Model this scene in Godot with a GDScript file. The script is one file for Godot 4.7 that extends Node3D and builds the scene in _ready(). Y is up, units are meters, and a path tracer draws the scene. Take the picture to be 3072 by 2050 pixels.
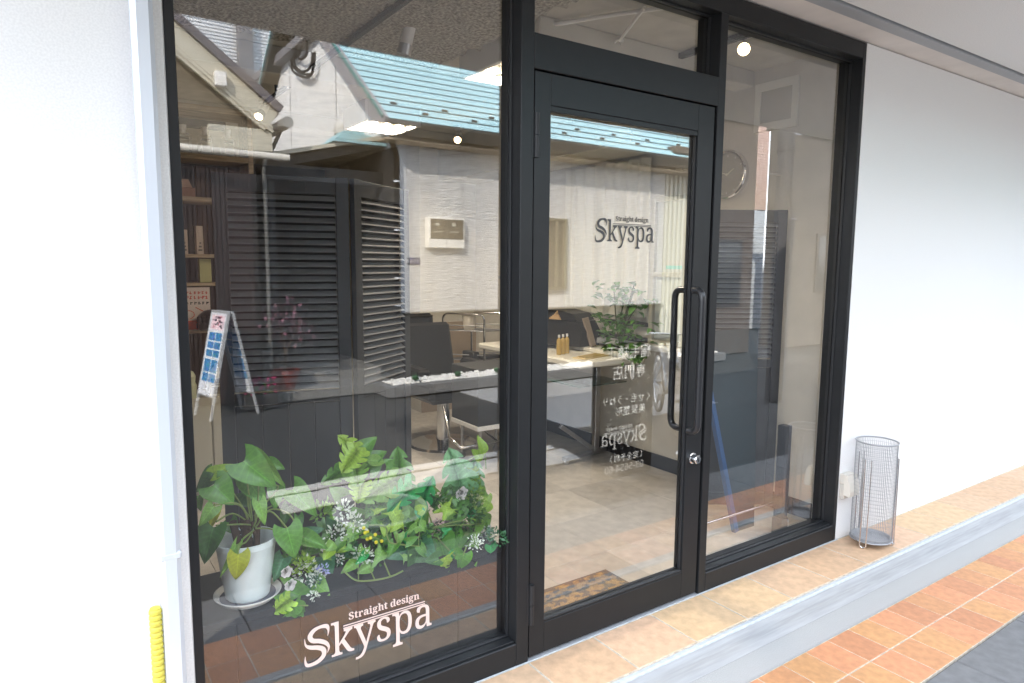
extends Node3D

var taken := {}
var tex := {}
var rng := RandomNumberGenerator.new()
var M := {}

# ---------------------------------------------------------------- nodes
func numbered(called: String) -> String:
	taken[called] = taken.get(called, -1) + 1
	return called if taken[called] == 0 else "%s_%03d" % [called, taken[called]]

func thing(called: String, label: String, category: String, at := Vector3.ZERO, turn := 0.0, group := "") -> Node3D:
	var o := Node3D.new()
	o.name = numbered(called)
	add_child(o, true)
	o.position = at
	o.rotation.y = turn
	return tag(o, label, category, group)

func tag(o: Node3D, label: String, category: String, group := "") -> Node3D:
	o.set_meta("label", label)
	o.set_meta("category", category)
	if group != "":
		o.set_meta("group", group)
	return o

func put(called: String, mesh: Mesh, m: Material, parent: Node3D = null) -> MeshInstance3D:
	var o := MeshInstance3D.new()
	o.mesh = mesh
	o.material_override = m
	if parent == null:
		o.name = numbered(called)
		add_child(o, true)
	else:
		var k := 0
		var n := called
		while parent.has_node(n):
			k += 1
			n = "%s_%03d" % [called, k]
		o.name = n
		parent.add_child(o, true)
	return o

func obj(called: String, st: SurfaceTool, m: Material, parent: Node3D = null) -> MeshInstance3D:
	return put(called, st.commit(), m, parent)

func struct(called: String, st: SurfaceTool, m: Material) -> MeshInstance3D:
	var o := obj(called, st, m)
	o.set_meta("kind", "structure")
	return o

func ground(called: String) -> Node3D:
	var o := Node3D.new()
	o.name = numbered(called)
	add_child(o, true)
	o.set_meta("kind", "structure")
	return o

func dup(root: Node3D, called: String, at: Vector3, turn := 0.0, label := "") -> Node3D:
	var r: Node3D = root.duplicate()
	r.name = numbered(called)
	add_child(r, true)
	r.position = at
	r.rotation.y = turn
	if label != "":
		r.set_meta("label", label)
	return r

# ---------------------------------------------------------------- materials
func noise(key: String, freq: float, lo: float, hi: float, kind := 0, oct := 4, size := 512) -> NoiseTexture2D:
	if tex.has(key):
		return tex[key]
	var n := FastNoiseLite.new()
	n.seed = key.hash() % 9999
	n.noise_type = FastNoiseLite.TYPE_SIMPLEX_SMOOTH if kind == 0 else FastNoiseLite.TYPE_CELLULAR if kind == 1 else FastNoiseLite.TYPE_PERLIN
	n.frequency = freq
	n.fractal_octaves = oct
	if kind == 1:
		n.cellular_return_type = FastNoiseLite.RETURN_DISTANCE
		n.fractal_type = FastNoiseLite.FRACTAL_NONE
	var t := NoiseTexture2D.new()
	t.width = size
	t.height = size
	t.seamless = true
	t.noise = n
	var g := Gradient.new()
	g.offsets = PackedFloat32Array([0.0, 1.0])
	g.colors = PackedColorArray([Color(lo, lo, lo), Color(hi, hi, hi)])
	t.color_ramp = g
	tex[key] = t
	return t

# linear base colour, roughness, then options: tex (key), scale (Vector3), bump (key), bump_cm, bscale, metal, spec, coat, back
func mat(r: float, g: float, b: float, rough := 0.6, o := {}) -> StandardMaterial3D:
	var m := StandardMaterial3D.new()
	m.albedo_color = Color(r, g, b).linear_to_srgb()
	m.roughness = rough
	m.metallic = o.get("metal", 0.0)
	m.metallic_specular = o.get("spec", 0.5)
	if o.has("tex") or o.has("bump"):
		m.uv1_triplanar = true
		m.uv1_world_triplanar = true
		m.uv1_scale = o.get("scale", Vector3(1, 1, 1))
	if o.has("tex"):
		m.albedo_texture = tex[o.tex]
	if o.has("bump"):
		m.heightmap_enabled = true
		m.heightmap_texture = tex[o.bump]
		m.heightmap_scale = o.get("bump_cm", 0.2)
	if o.has("coat"):
		m.clearcoat_enabled = true
		m.clearcoat = o.coat
		m.clearcoat_roughness = 0.1
	if o.has("back"):
		m.backlight_enabled = true
		m.backlight = Color(o.back, o.back, o.back)
	if o.has("both"):
		m.cull_mode = BaseMaterial3D.CULL_DISABLED
	return m

func glow(r: float, g: float, b: float, e: float) -> StandardMaterial3D:
	var m := StandardMaterial3D.new()
	m.albedo_color = Color(0.9, 0.9, 0.9)
	m.emission_enabled = true
	m.emission = Color(r, g, b).linear_to_srgb()
	m.emission_energy_multiplier = e
	return m

func pane_mat() -> StandardMaterial3D:
	var m := StandardMaterial3D.new()
	m.albedo_color = Color(1, 1, 1, 0.0)
	m.transparency = BaseMaterial3D.TRANSPARENCY_ALPHA
	m.roughness = 0.0
	return m

# ---------------------------------------------------------------- shapes
func nst() -> SurfaceTool:
	var st := SurfaceTool.new()
	st.begin(Mesh.PRIMITIVE_TRIANGLES)
	return st

func vtx(st: SurfaceTool, p: Vector3, n: Vector3, uv := Vector2.ZERO) -> void:
	st.set_normal(n)
	st.set_uv(uv)
	st.add_vertex(p)

func tri3(st: SurfaceTool, a: Vector3, b: Vector3, c: Vector3, na: Vector3, nb: Vector3, nc: Vector3, ua := Vector2.ZERO, ub := Vector2.ZERO, uc := Vector2.ZERO) -> void:
	if (b - a).cross(c - a).dot(na + nb + nc) > 0.0:
		vtx(st, a, na, ua); vtx(st, c, nc, uc); vtx(st, b, nb, ub)
	else:
		vtx(st, a, na, ua); vtx(st, b, nb, ub); vtx(st, c, nc, uc)

func quad(st: SurfaceTool, a: Vector3, b: Vector3, c: Vector3, d: Vector3, n: Vector3) -> void:
	tri3(st, a, b, c, n, n, n, Vector2(0, 1), Vector2(1, 1), Vector2(1, 0))
	tri3(st, a, c, d, n, n, n, Vector2(0, 1), Vector2(1, 0), Vector2(0, 0))

func quad_s(st: SurfaceTool, a: Vector3, b: Vector3, c: Vector3, d: Vector3, na: Vector3, nb: Vector3, nc: Vector3, nd: Vector3) -> void:
	tri3(st, a, b, c, na, nb, nc)
	tri3(st, a, c, d, na, nc, nd)

func corner(sg: Array, h: Vector3, ch: float, axis: int) -> Vector3:
	var p := Vector3.ZERO
	for i in 3:
		p[i] = sg[i] * (h[i] - (0.0 if i == axis else ch))
	return p

func box(st: SurfaceTool, c: Vector3, s: Vector3, ch := 0.0, tf := Transform3D.IDENTITY) -> void:
	var h := s * 0.5
	ch = minf(ch, 0.45 * minf(h.x, minf(h.y, h.z)))
	var f := tf * Transform3D(Basis.IDENTITY, c)
	for a in 3:
		var b := (a + 1) % 3
		var d := (a + 2) % 3
		for s1 in [-1, 1]:
			var n := Vector3.ZERO
			n[a] = s1
			var q: Array[Vector3] = []
			for e in [[-1, -1], [1, -1], [1, 1], [-1, 1]]:
				var sg := [0, 0, 0]
				sg[a] = s1; sg[b] = e[0]; sg[d] = e[1]
				q.append(f * corner(sg, h, ch, a))
			quad(st, q[0], q[1], q[2], q[3], (f.basis * n).normalized())
			if ch > 0.0:
				for s2 in [-1, 1]:
					var n2 := n
					n2[b] = s2
					var k1 := [0, 0, 0]; var k2 := [0, 0, 0]
					k1[a] = s1; k1[b] = s2; k1[d] = -1
					k2[a] = s1; k2[b] = s2; k2[d] = 1
					quad(st, f * corner(k1, h, ch, a), f * corner(k2, h, ch, a), f * corner(k2, h, ch, b), f * corner(k1, h, ch, b), (f.basis * n2).normalized())
	if ch > 0.0:
		for sx in [-1, 1]:
			for sy in [-1, 1]:
				for sz in [-1, 1]:
					var n3 := (f.basis * Vector3(sx, sy, sz)).normalized()
					var k := [sx, sy, sz]
					tri3(st, f * corner(k, h, ch, 0), f * corner(k, h, ch, 1), f * corner(k, h, ch, 2), n3, n3, n3)

func bb(st: SurfaceTool, x0: float, x1: float, y0: float, y1: float, z0: float, z1: float, ch := 0.0) -> void:
	box(st, Vector3((x0 + x1) / 2, (y0 + y1) / 2, (z0 + z1) / 2), Vector3(absf(x1 - x0), absf(y1 - y0), absf(z1 - z0)), ch)

func bxo(called: String, m: Material, par: Node3D, x0: float, x1: float, y0: float, y1: float, z0: float, z1: float, ch := 0.0) -> MeshInstance3D:
	var st := nst()
	bb(st, x0, x1, y0, y1, z0, z1, ch)
	return obj(called, st, m, par)

func bar(st: SurfaceTool, a: Vector3, b: Vector3, w: float, t: float, ch := 0.0) -> void:   # square bar from a to b
	var d := b - a
	var y := d.normalized()
	var x := y.cross(Vector3.UP if absf(y.y) < 0.9 else Vector3.RIGHT).normalized()
	box(st, Vector3.ZERO, Vector3(w, d.length(), t), ch, Transform3D(Basis(x, y, x.cross(y)), (a + b) / 2))

func tube(st: SurfaceTool, pts: Array, r: float, n := 8, closed := false, r2 := -1.0) -> void:
	var ring := []
	var up := Vector3.ZERO
	var c := pts.size()
	for i in c:
		var t: Vector3
		if closed:
			t = (pts[(i + 1) % c] - pts[(i + c - 1) % c]).normalized()
		else:
			t = (pts[mini(i + 1, c - 1)] - pts[maxi(i - 1, 0)]).normalized()
		if up == Vector3.ZERO:
			up = t.cross(Vector3.UP if absf(t.y) < 0.9 else Vector3.RIGHT).normalized()
		up = (up - t * up.dot(t)).normalized()
		var s := t.cross(up)
		var rr := r if r2 < 0.0 else lerpf(r, r2, float(i) / (c - 1))
		var row := []
		for k in n:
			var a := TAU * k / n
			var d := up * cos(a) + s * sin(a)
			row.append([pts[i] + d * rr, d])
		ring.append(row)
	for i in (c if closed else c - 1):
		var j := (i + 1) % c
		for k in n:
			var l := (k + 1) % n
			quad_s(st, ring[i][k][0], ring[i][l][0], ring[j][l][0], ring[j][k][0], ring[i][k][1], ring[i][l][1], ring[j][l][1], ring[j][k][1])
	if not closed:
		for e in [0, c - 1]:
			var nn: Vector3 = (pts[0] - pts[1]).normalized() if e == 0 else (pts[c - 1] - pts[c - 2]).normalized()
			for k in range(1, n - 1):
				tri3(st, ring[e][0][0], ring[e][k][0], ring[e][k + 1][0], nn, nn, nn)

func arc(a: Vector3, corner_p: Vector3, b: Vector3, n := 5) -> Array:   # rounded corner
	var out := []
	for i in n + 1:
		var t := float(i) / n
		out.append(a.lerp(corner_p, t).lerp(corner_p.lerp(b, t), t))
	return out

func smooth(pts: Array, n := 4) -> Array:   # Catmull-Rom through the points
	var out := []
	for i in pts.size() - 1:
		var p0: Vector3 = pts[maxi(i - 1, 0)]
		var p1: Vector3 = pts[i]
		var p2: Vector3 = pts[i + 1]
		var p3: Vector3 = pts[mini(i + 2, pts.size() - 1)]
		for k in n:
			out.append(p1.cubic_interpolate(p2, p0, p3, float(k) / n))
	out.append(pts[pts.size() - 1])
	return out

func lathe(st: SurfaceTool, prof: Array, n := 24, tf := Transform3D.IDENTITY) -> void:   # prof: Vector2(radius, height)
	for i in prof.size() - 1:
		var a: Vector2 = prof[i]
		var b: Vector2 = prof[i + 1]
		var d := (b - a).normalized()
		var nr := Vector2(d.y, -d.x)
		for k in n:
			var t0 := TAU * k / n
			var t1 := TAU * (k + 1) / n
			var u0 := Vector3(cos(t0), 0, sin(t0))
			var u1 := Vector3(cos(t1), 0, sin(t1))
			var n0 := (tf.basis * (u0 * nr.x + Vector3(0, nr.y, 0))).normalized()
			var n1 := (tf.basis * (u1 * nr.x + Vector3(0, nr.y, 0))).normalized()
			var p := [tf * (u0 * a.x + Vector3(0, a.y, 0)), tf * (u1 * a.x + Vector3(0, a.y, 0)), tf * (u1 * b.x + Vector3(0, b.y, 0)), tf * (u0 * b.x + Vector3(0, b.y, 0))]
			if a.x > 1e-6:
				tri3(st, p[0], p[1], p[2], n0, n1, n1)
			if b.x > 1e-6:
				tri3(st, p[0], p[2], p[3], n0, n1, n0)

func disc(st: SurfaceTool, c: Vector3, r: float, nrm: Vector3, n := 20) -> void:
	var x := nrm.cross(Vector3.UP if absf(nrm.y) < 0.9 else Vector3.RIGHT).normalized()
	var y := nrm.cross(x)
	for k in n:
		var a := TAU * k / n
		var b := TAU * (k + 1) / n
		tri3(st, c, c + (x * cos(a) + y * sin(a)) * r, c + (x * cos(b) + y * sin(b)) * r, nrm, nrm, nrm)

func ball(st: SurfaceTool, c: Vector3, r: Vector3, n := 10) -> void:
	var h := n / 2
	for i in h:
		for k in n:
			var q := []
			for e in [[i, k], [i, k + 1], [i + 1, k + 1], [i + 1, k]]:
				var a: float = PI * e[0] / h
				var b: float = TAU * e[1] / n
				q.append(Vector3(sin(a) * cos(b), cos(a), sin(a) * sin(b)))
			if i > 0:
				tri3(st, c + q[0] * r, c + q[1] * r, c + q[2] * r, q[0], q[1], q[2])
			if i < h - 1:
				tri3(st, c + q[0] * r, c + q[2] * r, c + q[3] * r, q[0], q[2], q[3])

func prism(st: SurfaceTool, poly: PackedVector2Array, t: float, tf := Transform3D.IDENTITY) -> void:   # polygon in xy, thickness t along z
	var idx := Geometry2D.triangulate_polygon(poly)
	for s in [-1, 1]:
		var n: Vector3 = (tf.basis * Vector3(0, 0, s)).normalized()
		for i in range(0, idx.size(), 3):
			var p := []
			for k in 3:
				var v := poly[idx[i + k]]
				p.append(tf * Vector3(v.x, v.y, s * t / 2))
			tri3(st, p[0], p[1], p[2], n, n, n)
	var area := 0.0
	for i in poly.size():
		area += poly[i].cross(poly[(i + 1) % poly.size()])
	for i in poly.size():
		var a := poly[i]
		var b := poly[(i + 1) % poly.size()]
		var d: Vector2 = (b - a).normalized() * signf(area)
		quad(st, tf * Vector3(a.x, a.y, -t / 2), tf * Vector3(b.x, b.y, -t / 2), tf * Vector3(b.x, b.y, t / 2), tf * Vector3(a.x, a.y, t / 2), (tf.basis * Vector3(d.y, -d.x, 0)).normalized())

func words(st: SurfaceTool, s: String, at: Rect2, z: float, face := "Droid Serif", bold := false, tf := Transform3D.IDENTITY) -> void:   # lettering fitted to a rectangle
	var f := SystemFont.new()
	f.font_names = PackedStringArray([face])
	f.font_weight = 700 if bold else 400
	var t := TextMesh.new()
	t.text = s
	t.font = f
	t.font_size = 64
	t.pixel_size = 0.01
	t.depth = 0.01
	var bx := t.get_aabb()
	var k := Vector3(at.size.x / bx.size.x, at.size.y / bx.size.y, 0.06)
	var o := Vector3(at.position.x - bx.position.x * k.x, at.position.y - bx.position.y * k.y, z)
	var m := tf * Transform3D(Basis.from_scale(k), o)
	for sf in t.get_surface_count():
		var ar := t.surface_get_arrays(sf)
		var vs: PackedVector3Array = ar[Mesh.ARRAY_VERTEX]
		var ns: PackedVector3Array = ar[Mesh.ARRAY_NORMAL]
		var ix: PackedInt32Array = ar[Mesh.ARRAY_INDEX] if ar[Mesh.ARRAY_INDEX] != null else PackedInt32Array(range(vs.size()))
		for i in range(0, ix.size() - 2, 3):
			tri3(st, m * vs[ix[i]], m * vs[ix[i + 1]], m * vs[ix[i + 2]], ns[ix[i]], ns[ix[i + 1]], ns[ix[i + 2]])

func ribbon(st: SurfaceTool, pts: Array, wid: Array, z: float, t := 0.0006) -> void:   # flat stroke of varying width, Vector2 points
	var left := PackedVector2Array()
	var right := PackedVector2Array()
	for i in pts.size():
		var d: Vector2 = (pts[mini(i + 1, pts.size() - 1)] - pts[maxi(i - 1, 0)]).normalized()
		var nn: Vector2 = Vector2(-d.y, d.x) * wid[i] * 0.5
		left.append(pts[i] + nn)
		right.append(pts[i] - nn)
	for i in pts.size() - 1:
		var q := [left[i], left[i + 1], right[i + 1], right[i]]
		for s in [-1, 1]:
			quad(st, Vector3(q[0].x, q[0].y, z + s * t / 2), Vector3(q[1].x, q[1].y, z + s * t / 2), Vector3(q[2].x, q[2].y, z + s * t / 2), Vector3(q[3].x, q[3].y, z + s * t / 2), Vector3(0, 0, s))

func smooth2(p: Array, n := 4) -> Array:
	var v := []
	for q in p:
		v.append(Vector3(q.x, q.y, q.z))
	return smooth(v, n)

func logo(tf: Transform3D) -> Mesh:   # the shop's lettering; unit box: x 0..0.445, y 0..0.155
	var st := nst()
	for s in [[[0.076, 0.112, 0.001], [0.079, 0.130, 0.006], [0.073, 0.146, 0.013], [0.052, 0.149, 0.010], [0.032, 0.143, 0.013], [0.020, 0.127, 0.015], [0.028, 0.111, 0.014], [0.050, 0.103, 0.014], [0.070, 0.090, 0.012], [0.079, 0.073, 0.007], [0.074, 0.056, 0.001]],
			[[0.003, 0.124, 0.001], [0.006, 0.103, 0.006], [0.020, 0.091, 0.012], [0.044, 0.083, 0.014], [0.061, 0.071, 0.015], [0.062, 0.052, 0.014], [0.046, 0.038, 0.013], [0.024, 0.033, 0.011], [0.008, 0.036, 0.010], [0.003, 0.052, 0.005], [0.004, 0.066, 0.001]]]:
		var v := []
		for q in s:
			v.append(Vector3(q[0], q[1], q[2]))
		v = smooth(v, 5)
		var p := []
		var w := []
		for q in v:
			p.append(Vector2(q.x, q.y))
			w.append(maxf(q.z, 0.0005))
		ribbon(st, p, w, 0.0)
	words(st, "kyspa", Rect2(0.088, 0.0, 0.357, 0.150), 0.0)
	words(st, "Straight design", Rect2(0.147, 0.136, 0.252, 0.034), 0.0, "Droid Serif", true)
	for y in [0.1205, 0.1285]:
		bb(st, 0.128, 0.42, y - 0.0018, y + 0.0018, -0.0003, 0.0003)
	var out := nst()
	out.append_from(st.commit(), 0, tf)
	return out.commit()

func at3(p: Vector3, turn := 0.0) -> Transform3D:
	return Transform3D(Basis(Vector3.UP, turn), p)

# ---------------------------------------------------------------- the scene
func _ready() -> void:
	rng.seed = 7
	var cam := Camera3D.new()
	cam.name = "camera"
	add_child(cam)
	cam.fov = 53.664
	cam.near = 0.05
	cam.far = 300.0
	cam.position = Vector3(0, 1.539, 2.0)
	cam.rotation_order = EULER_ORDER_YXZ
	cam.rotation_degrees = Vector3(-6.5693, -34.2510, 0.4354)
	cam.current = true
	var env := Environment.new()
	env.background_mode = Environment.BG_SKY
	var sky := ProceduralSkyMaterial.new()
	sky.sky_top_color = Color(0.80, 0.84, 0.90)
	sky.sky_horizon_color = Color(0.92, 0.94, 0.96)
	sky.sky_curve = 0.2
	sky.sky_energy_multiplier = 1.5
	sky.ground_bottom_color = Color(0.45, 0.44, 0.42)
	sky.ground_horizon_color = Color(0.75, 0.76, 0.77)
	sky.sun_angle_max = 12.0
	var s := Sky.new()
	s.sky_material = sky
	env.sky = s
	env.tonemap_mode = Environment.TONE_MAPPER_LINEAR
	env.tonemap_exposure = 3.15
	env.sdfgi_enabled = true
	env.ssao_enabled = true
	env.ssil_enabled = true
	var we := WorldEnvironment.new()
	we.name = "world_environment"
	we.environment = env
	add_child(we)
	var sun := DirectionalLight3D.new()
	sun.name = "sun"
	sun.light_energy = 1.6
	sun.light_color = Color(1.0, 0.96, 0.9)
	sun.light_angular_distance = 0.5
	sun.shadow_enabled = true
	add_child(sun)
	sun.look_at_from_position(Vector3.ZERO, Vector3(0.75, -0.62, 0.60))
	materials()
	setting()
	shop_shell()
	shopfront()
	interior()
	window_display()
	outside_details()
	var before := get_child_count()
	street()
	for k in range(before, get_child_count()):
		get_child(k).position.z -= 0.14

func materials() -> void:
	noise("wallgrain", 0.18, 0.93, 1.0, 0, 3)
	noise("fine", 0.05, 0.72, 1.0, 0, 5)
	noise("soft", 0.008, 0.95, 1.0, 0, 4)
	noise("stain", 0.014, 0.87, 1.0, 0, 6)
	noise("grain", 0.25, 0.55, 1.0, 0, 3)
	noise("speck", 0.09, 0.0, 1.0, 1, 1)
	noise("bump", 0.06, 0.0, 1.0, 0, 4)
	noise("rough", 0.02, 0.0, 1.0, 0, 6)
	noise("plaster", 0.07, 0.35, 1.0, 0, 6)
	noise("wave", 0.012, 0.0, 1.0, 0, 3)
	M.black = mat(0.016, 0.017, 0.0185, 0.40, {"spec": 0.36, "tex": "soft", "bump": "grain", "bump_cm": 0.006, "scale": Vector3(3, 3, 3)})
	M.blackin = mat(0.012, 0.013, 0.015, 0.5)
	M.rubber = mat(0.012, 0.012, 0.012, 0.7)
	M.chrome = mat(0.75, 0.75, 0.76, 0.14, {"metal": 1.0})
	M.steel = mat(0.42, 0.42, 0.43, 0.32, {"metal": 1.0})
	M.pane = pane_mat()
	M.white = mat(0.82, 0.81, 0.80, 0.7, {"tex": "wallgrain", "bump": "grain", "bump_cm": 0.025, "scale": Vector3(1.5, 1.5, 1.5)})
	M.whitep = mat(0.78, 0.77, 0.75, 0.4)
	M.soffit = mat(0.80, 0.745, 0.70, 0.6, {"tex": "soft"})
	M.grey = mat(0.35, 0.36, 0.38, 0.45)
	M.alu = mat(0.62, 0.66, 0.72, 0.4, {"metal": 0.3})
	M.tiles = []
	for k in 4:
		var d := 0.94 + 0.03 * k
		M.tiles.append(mat(0.71 * d, (0.475 + 0.012 * (k % 3)) * d, (0.30 + 0.015 * (k % 2)) * d, 0.55, {"tex": "stain", "bump": "bump", "bump_cm": 0.06, "scale": Vector3(2.3, 2.3, 2.3)}))
	M.oranges = []
	for k in 4:
		var d := 0.92 + 0.05 * k
		M.oranges.append(mat(0.62 * d, (0.285 + 0.02 * (k % 3)) * d, 0.145 * d, 0.5, {"tex": "stain", "bump": "bump", "bump_cm": 0.05, "scale": Vector3(3, 3, 3)}))
	M.grout = mat(0.74, 0.66, 0.54, 0.9, {"tex": "fine"})
	noise("streak", 0.02, 0.86, 1.0, 0, 5)
	M.concrete = mat(0.40, 0.405, 0.41, 0.7, {"tex": "streak", "bump": "grain", "bump_cm": 0.05, "scale": Vector3(0.30, 5.0, 6.0)})
	M.kerbstone = mat(0.58, 0.58, 0.565, 0.85, {"tex": "grain", "bump": "grain", "bump_cm": 0.12, "scale": Vector3(2.5, 4, 4)})
	M.nosing = mat(0.54, 0.58, 0.61, 0.6, {"tex": "stain", "bump": "grain", "bump_cm": 0.08, "scale": Vector3(3, 3, 3)})
	M.asphalt = mat(0.058, 0.060, 0.062, 0.85, {"tex": "grain", "bump": "grain", "bump_cm": 0.25, "scale": Vector3(2, 2, 2)})
	M.patch = mat(0.044, 0.046, 0.048, 0.85, {"tex": "grain", "bump": "grain", "bump_cm": 0.2, "scale": Vector3(2.4, 2.4, 2.4)})
	M.gutter = mat(0.19, 0.192, 0.196, 0.8, {"tex": "stain", "bump": "grain", "bump_cm": 0.15, "scale": Vector3(2, 2, 2)})
	M.paint = mat(0.62, 0.61, 0.58, 0.7, {"tex": "stain", "scale": Vector3(2.2, 2.2, 2.2)})
	M.siding = mat(0.86, 0.86, 0.85, 0.75, {"tex": "wave", "bump": "wave", "bump_cm": 0.9, "scale": Vector3(0.6, 8.5, 0.6)})
	noise("sidingtone", 0.012, 0.66, 1.0, 0, 3)
	M.siding.albedo_texture = tex.sidingtone
	M.gable = mat(0.80, 0.81, 0.82, 0.8, {"tex": "soft", "bump": "rough", "bump_cm": 0.4, "scale": Vector3(0.7, 0.7, 0.7)})
	M.teal = mat(0.36, 0.60, 0.66, 0.5, {"tex": "soft", "scale": Vector3(0.4, 0.4, 0.4)})
	M.tealdark = mat(0.06, 0.20, 0.19, 0.5)
	M.dark = mat(0.03, 0.03, 0.032, 0.6)
	M.browntile = mat(0.016, 0.012, 0.011, 0.5)
	M.ribtile = mat(0.040, 0.027, 0.026, 0.45)
	M.cream = mat(0.55, 0.52, 0.43, 0.7, {"tex": "soft"})
	M.plaster = mat(0.74, 0.70, 0.61, 0.95, {"tex": "plaster", "bump": "plaster", "bump_cm": 1.0, "scale": Vector3(1.2, 1.2, 1.2)})
	M.ceil = mat(0.55, 0.525, 0.46, 0.9, {"tex": "stain", "bump": "bump", "bump_cm": 0.15, "scale": Vector3(0.6, 0.6, 0.6)})
	M.wall = mat(0.60, 0.565, 0.49, 0.85, {"tex": "soft", "bump": "bump", "bump_cm": 0.05, "scale": Vector3(1.1, 1.1, 1.1)})
	M.beam = mat(0.58, 0.55, 0.48, 0.85, {"tex": "soft"})
	M.floor = []
	for k in 4:
		var d := 0.90 + 0.07 * k
		M.floor.append(mat(0.62 * d, 0.58 * d, 0.53 * d, 0.3, {"tex": "stain", "scale": Vector3(1.4, 1.4, 1.4)}))
	M.screen = mat(0.050, 0.052, 0.056, 0.5, {"tex": "soft", "scale": Vector3(2, 2, 2)})
	M.slat = mat(0.19, 0.193, 0.198, 0.38)
	M.wood = mat(0.50, 0.33, 0.17, 0.55, {"tex": "wave", "scale": Vector3(0.5, 6, 6)})
	M.wood.albedo_texture = tex.sidingtone
	M.woodpale = mat(0.62, 0.47, 0.30, 0.5, {"tex": "sidingtone", "scale": Vector3(0.5, 6, 6)})
	M.planks = [mat(0.085, 0.05, 0.022, 0.6, {"tex": "sidingtone", "scale": Vector3(6, 0.5, 6)}), mat(0.14, 0.075, 0.028, 0.6, {"tex": "sidingtone", "scale": Vector3(6, 0.5, 6)}), mat(0.05, 0.04, 0.02, 0.6, {"tex": "sidingtone", "scale": Vector3(6, 0.5, 6)})]
	M.leather = mat(0.014, 0.014, 0.016, 0.4, {"bump": "grain", "bump_cm": 0.04, "scale": Vector3(3, 3, 3)})
	M.ledge = mat(0.030, 0.031, 0.033, 0.7, {"tex": "grain", "bump": "grain", "bump_cm": 0.05, "scale": Vector3(3, 3, 3)})
	M.pot = mat(0.66, 0.74, 0.74, 0.3, {"tex": "soft", "scale": Vector3(3, 3, 3)})
	M.gold = mat(0.75, 0.5, 0.16, 0.3, {"metal": 0.9})
	M.amber = mat(0.50, 0.34, 0.10, 0.2)
	M.glassy = mat(0.75, 0.8, 0.76, 0.1)
	M.glassy.transparency = BaseMaterial3D.TRANSPARENCY_ALPHA
	M.glassy.albedo_color.a = 0.25

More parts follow.
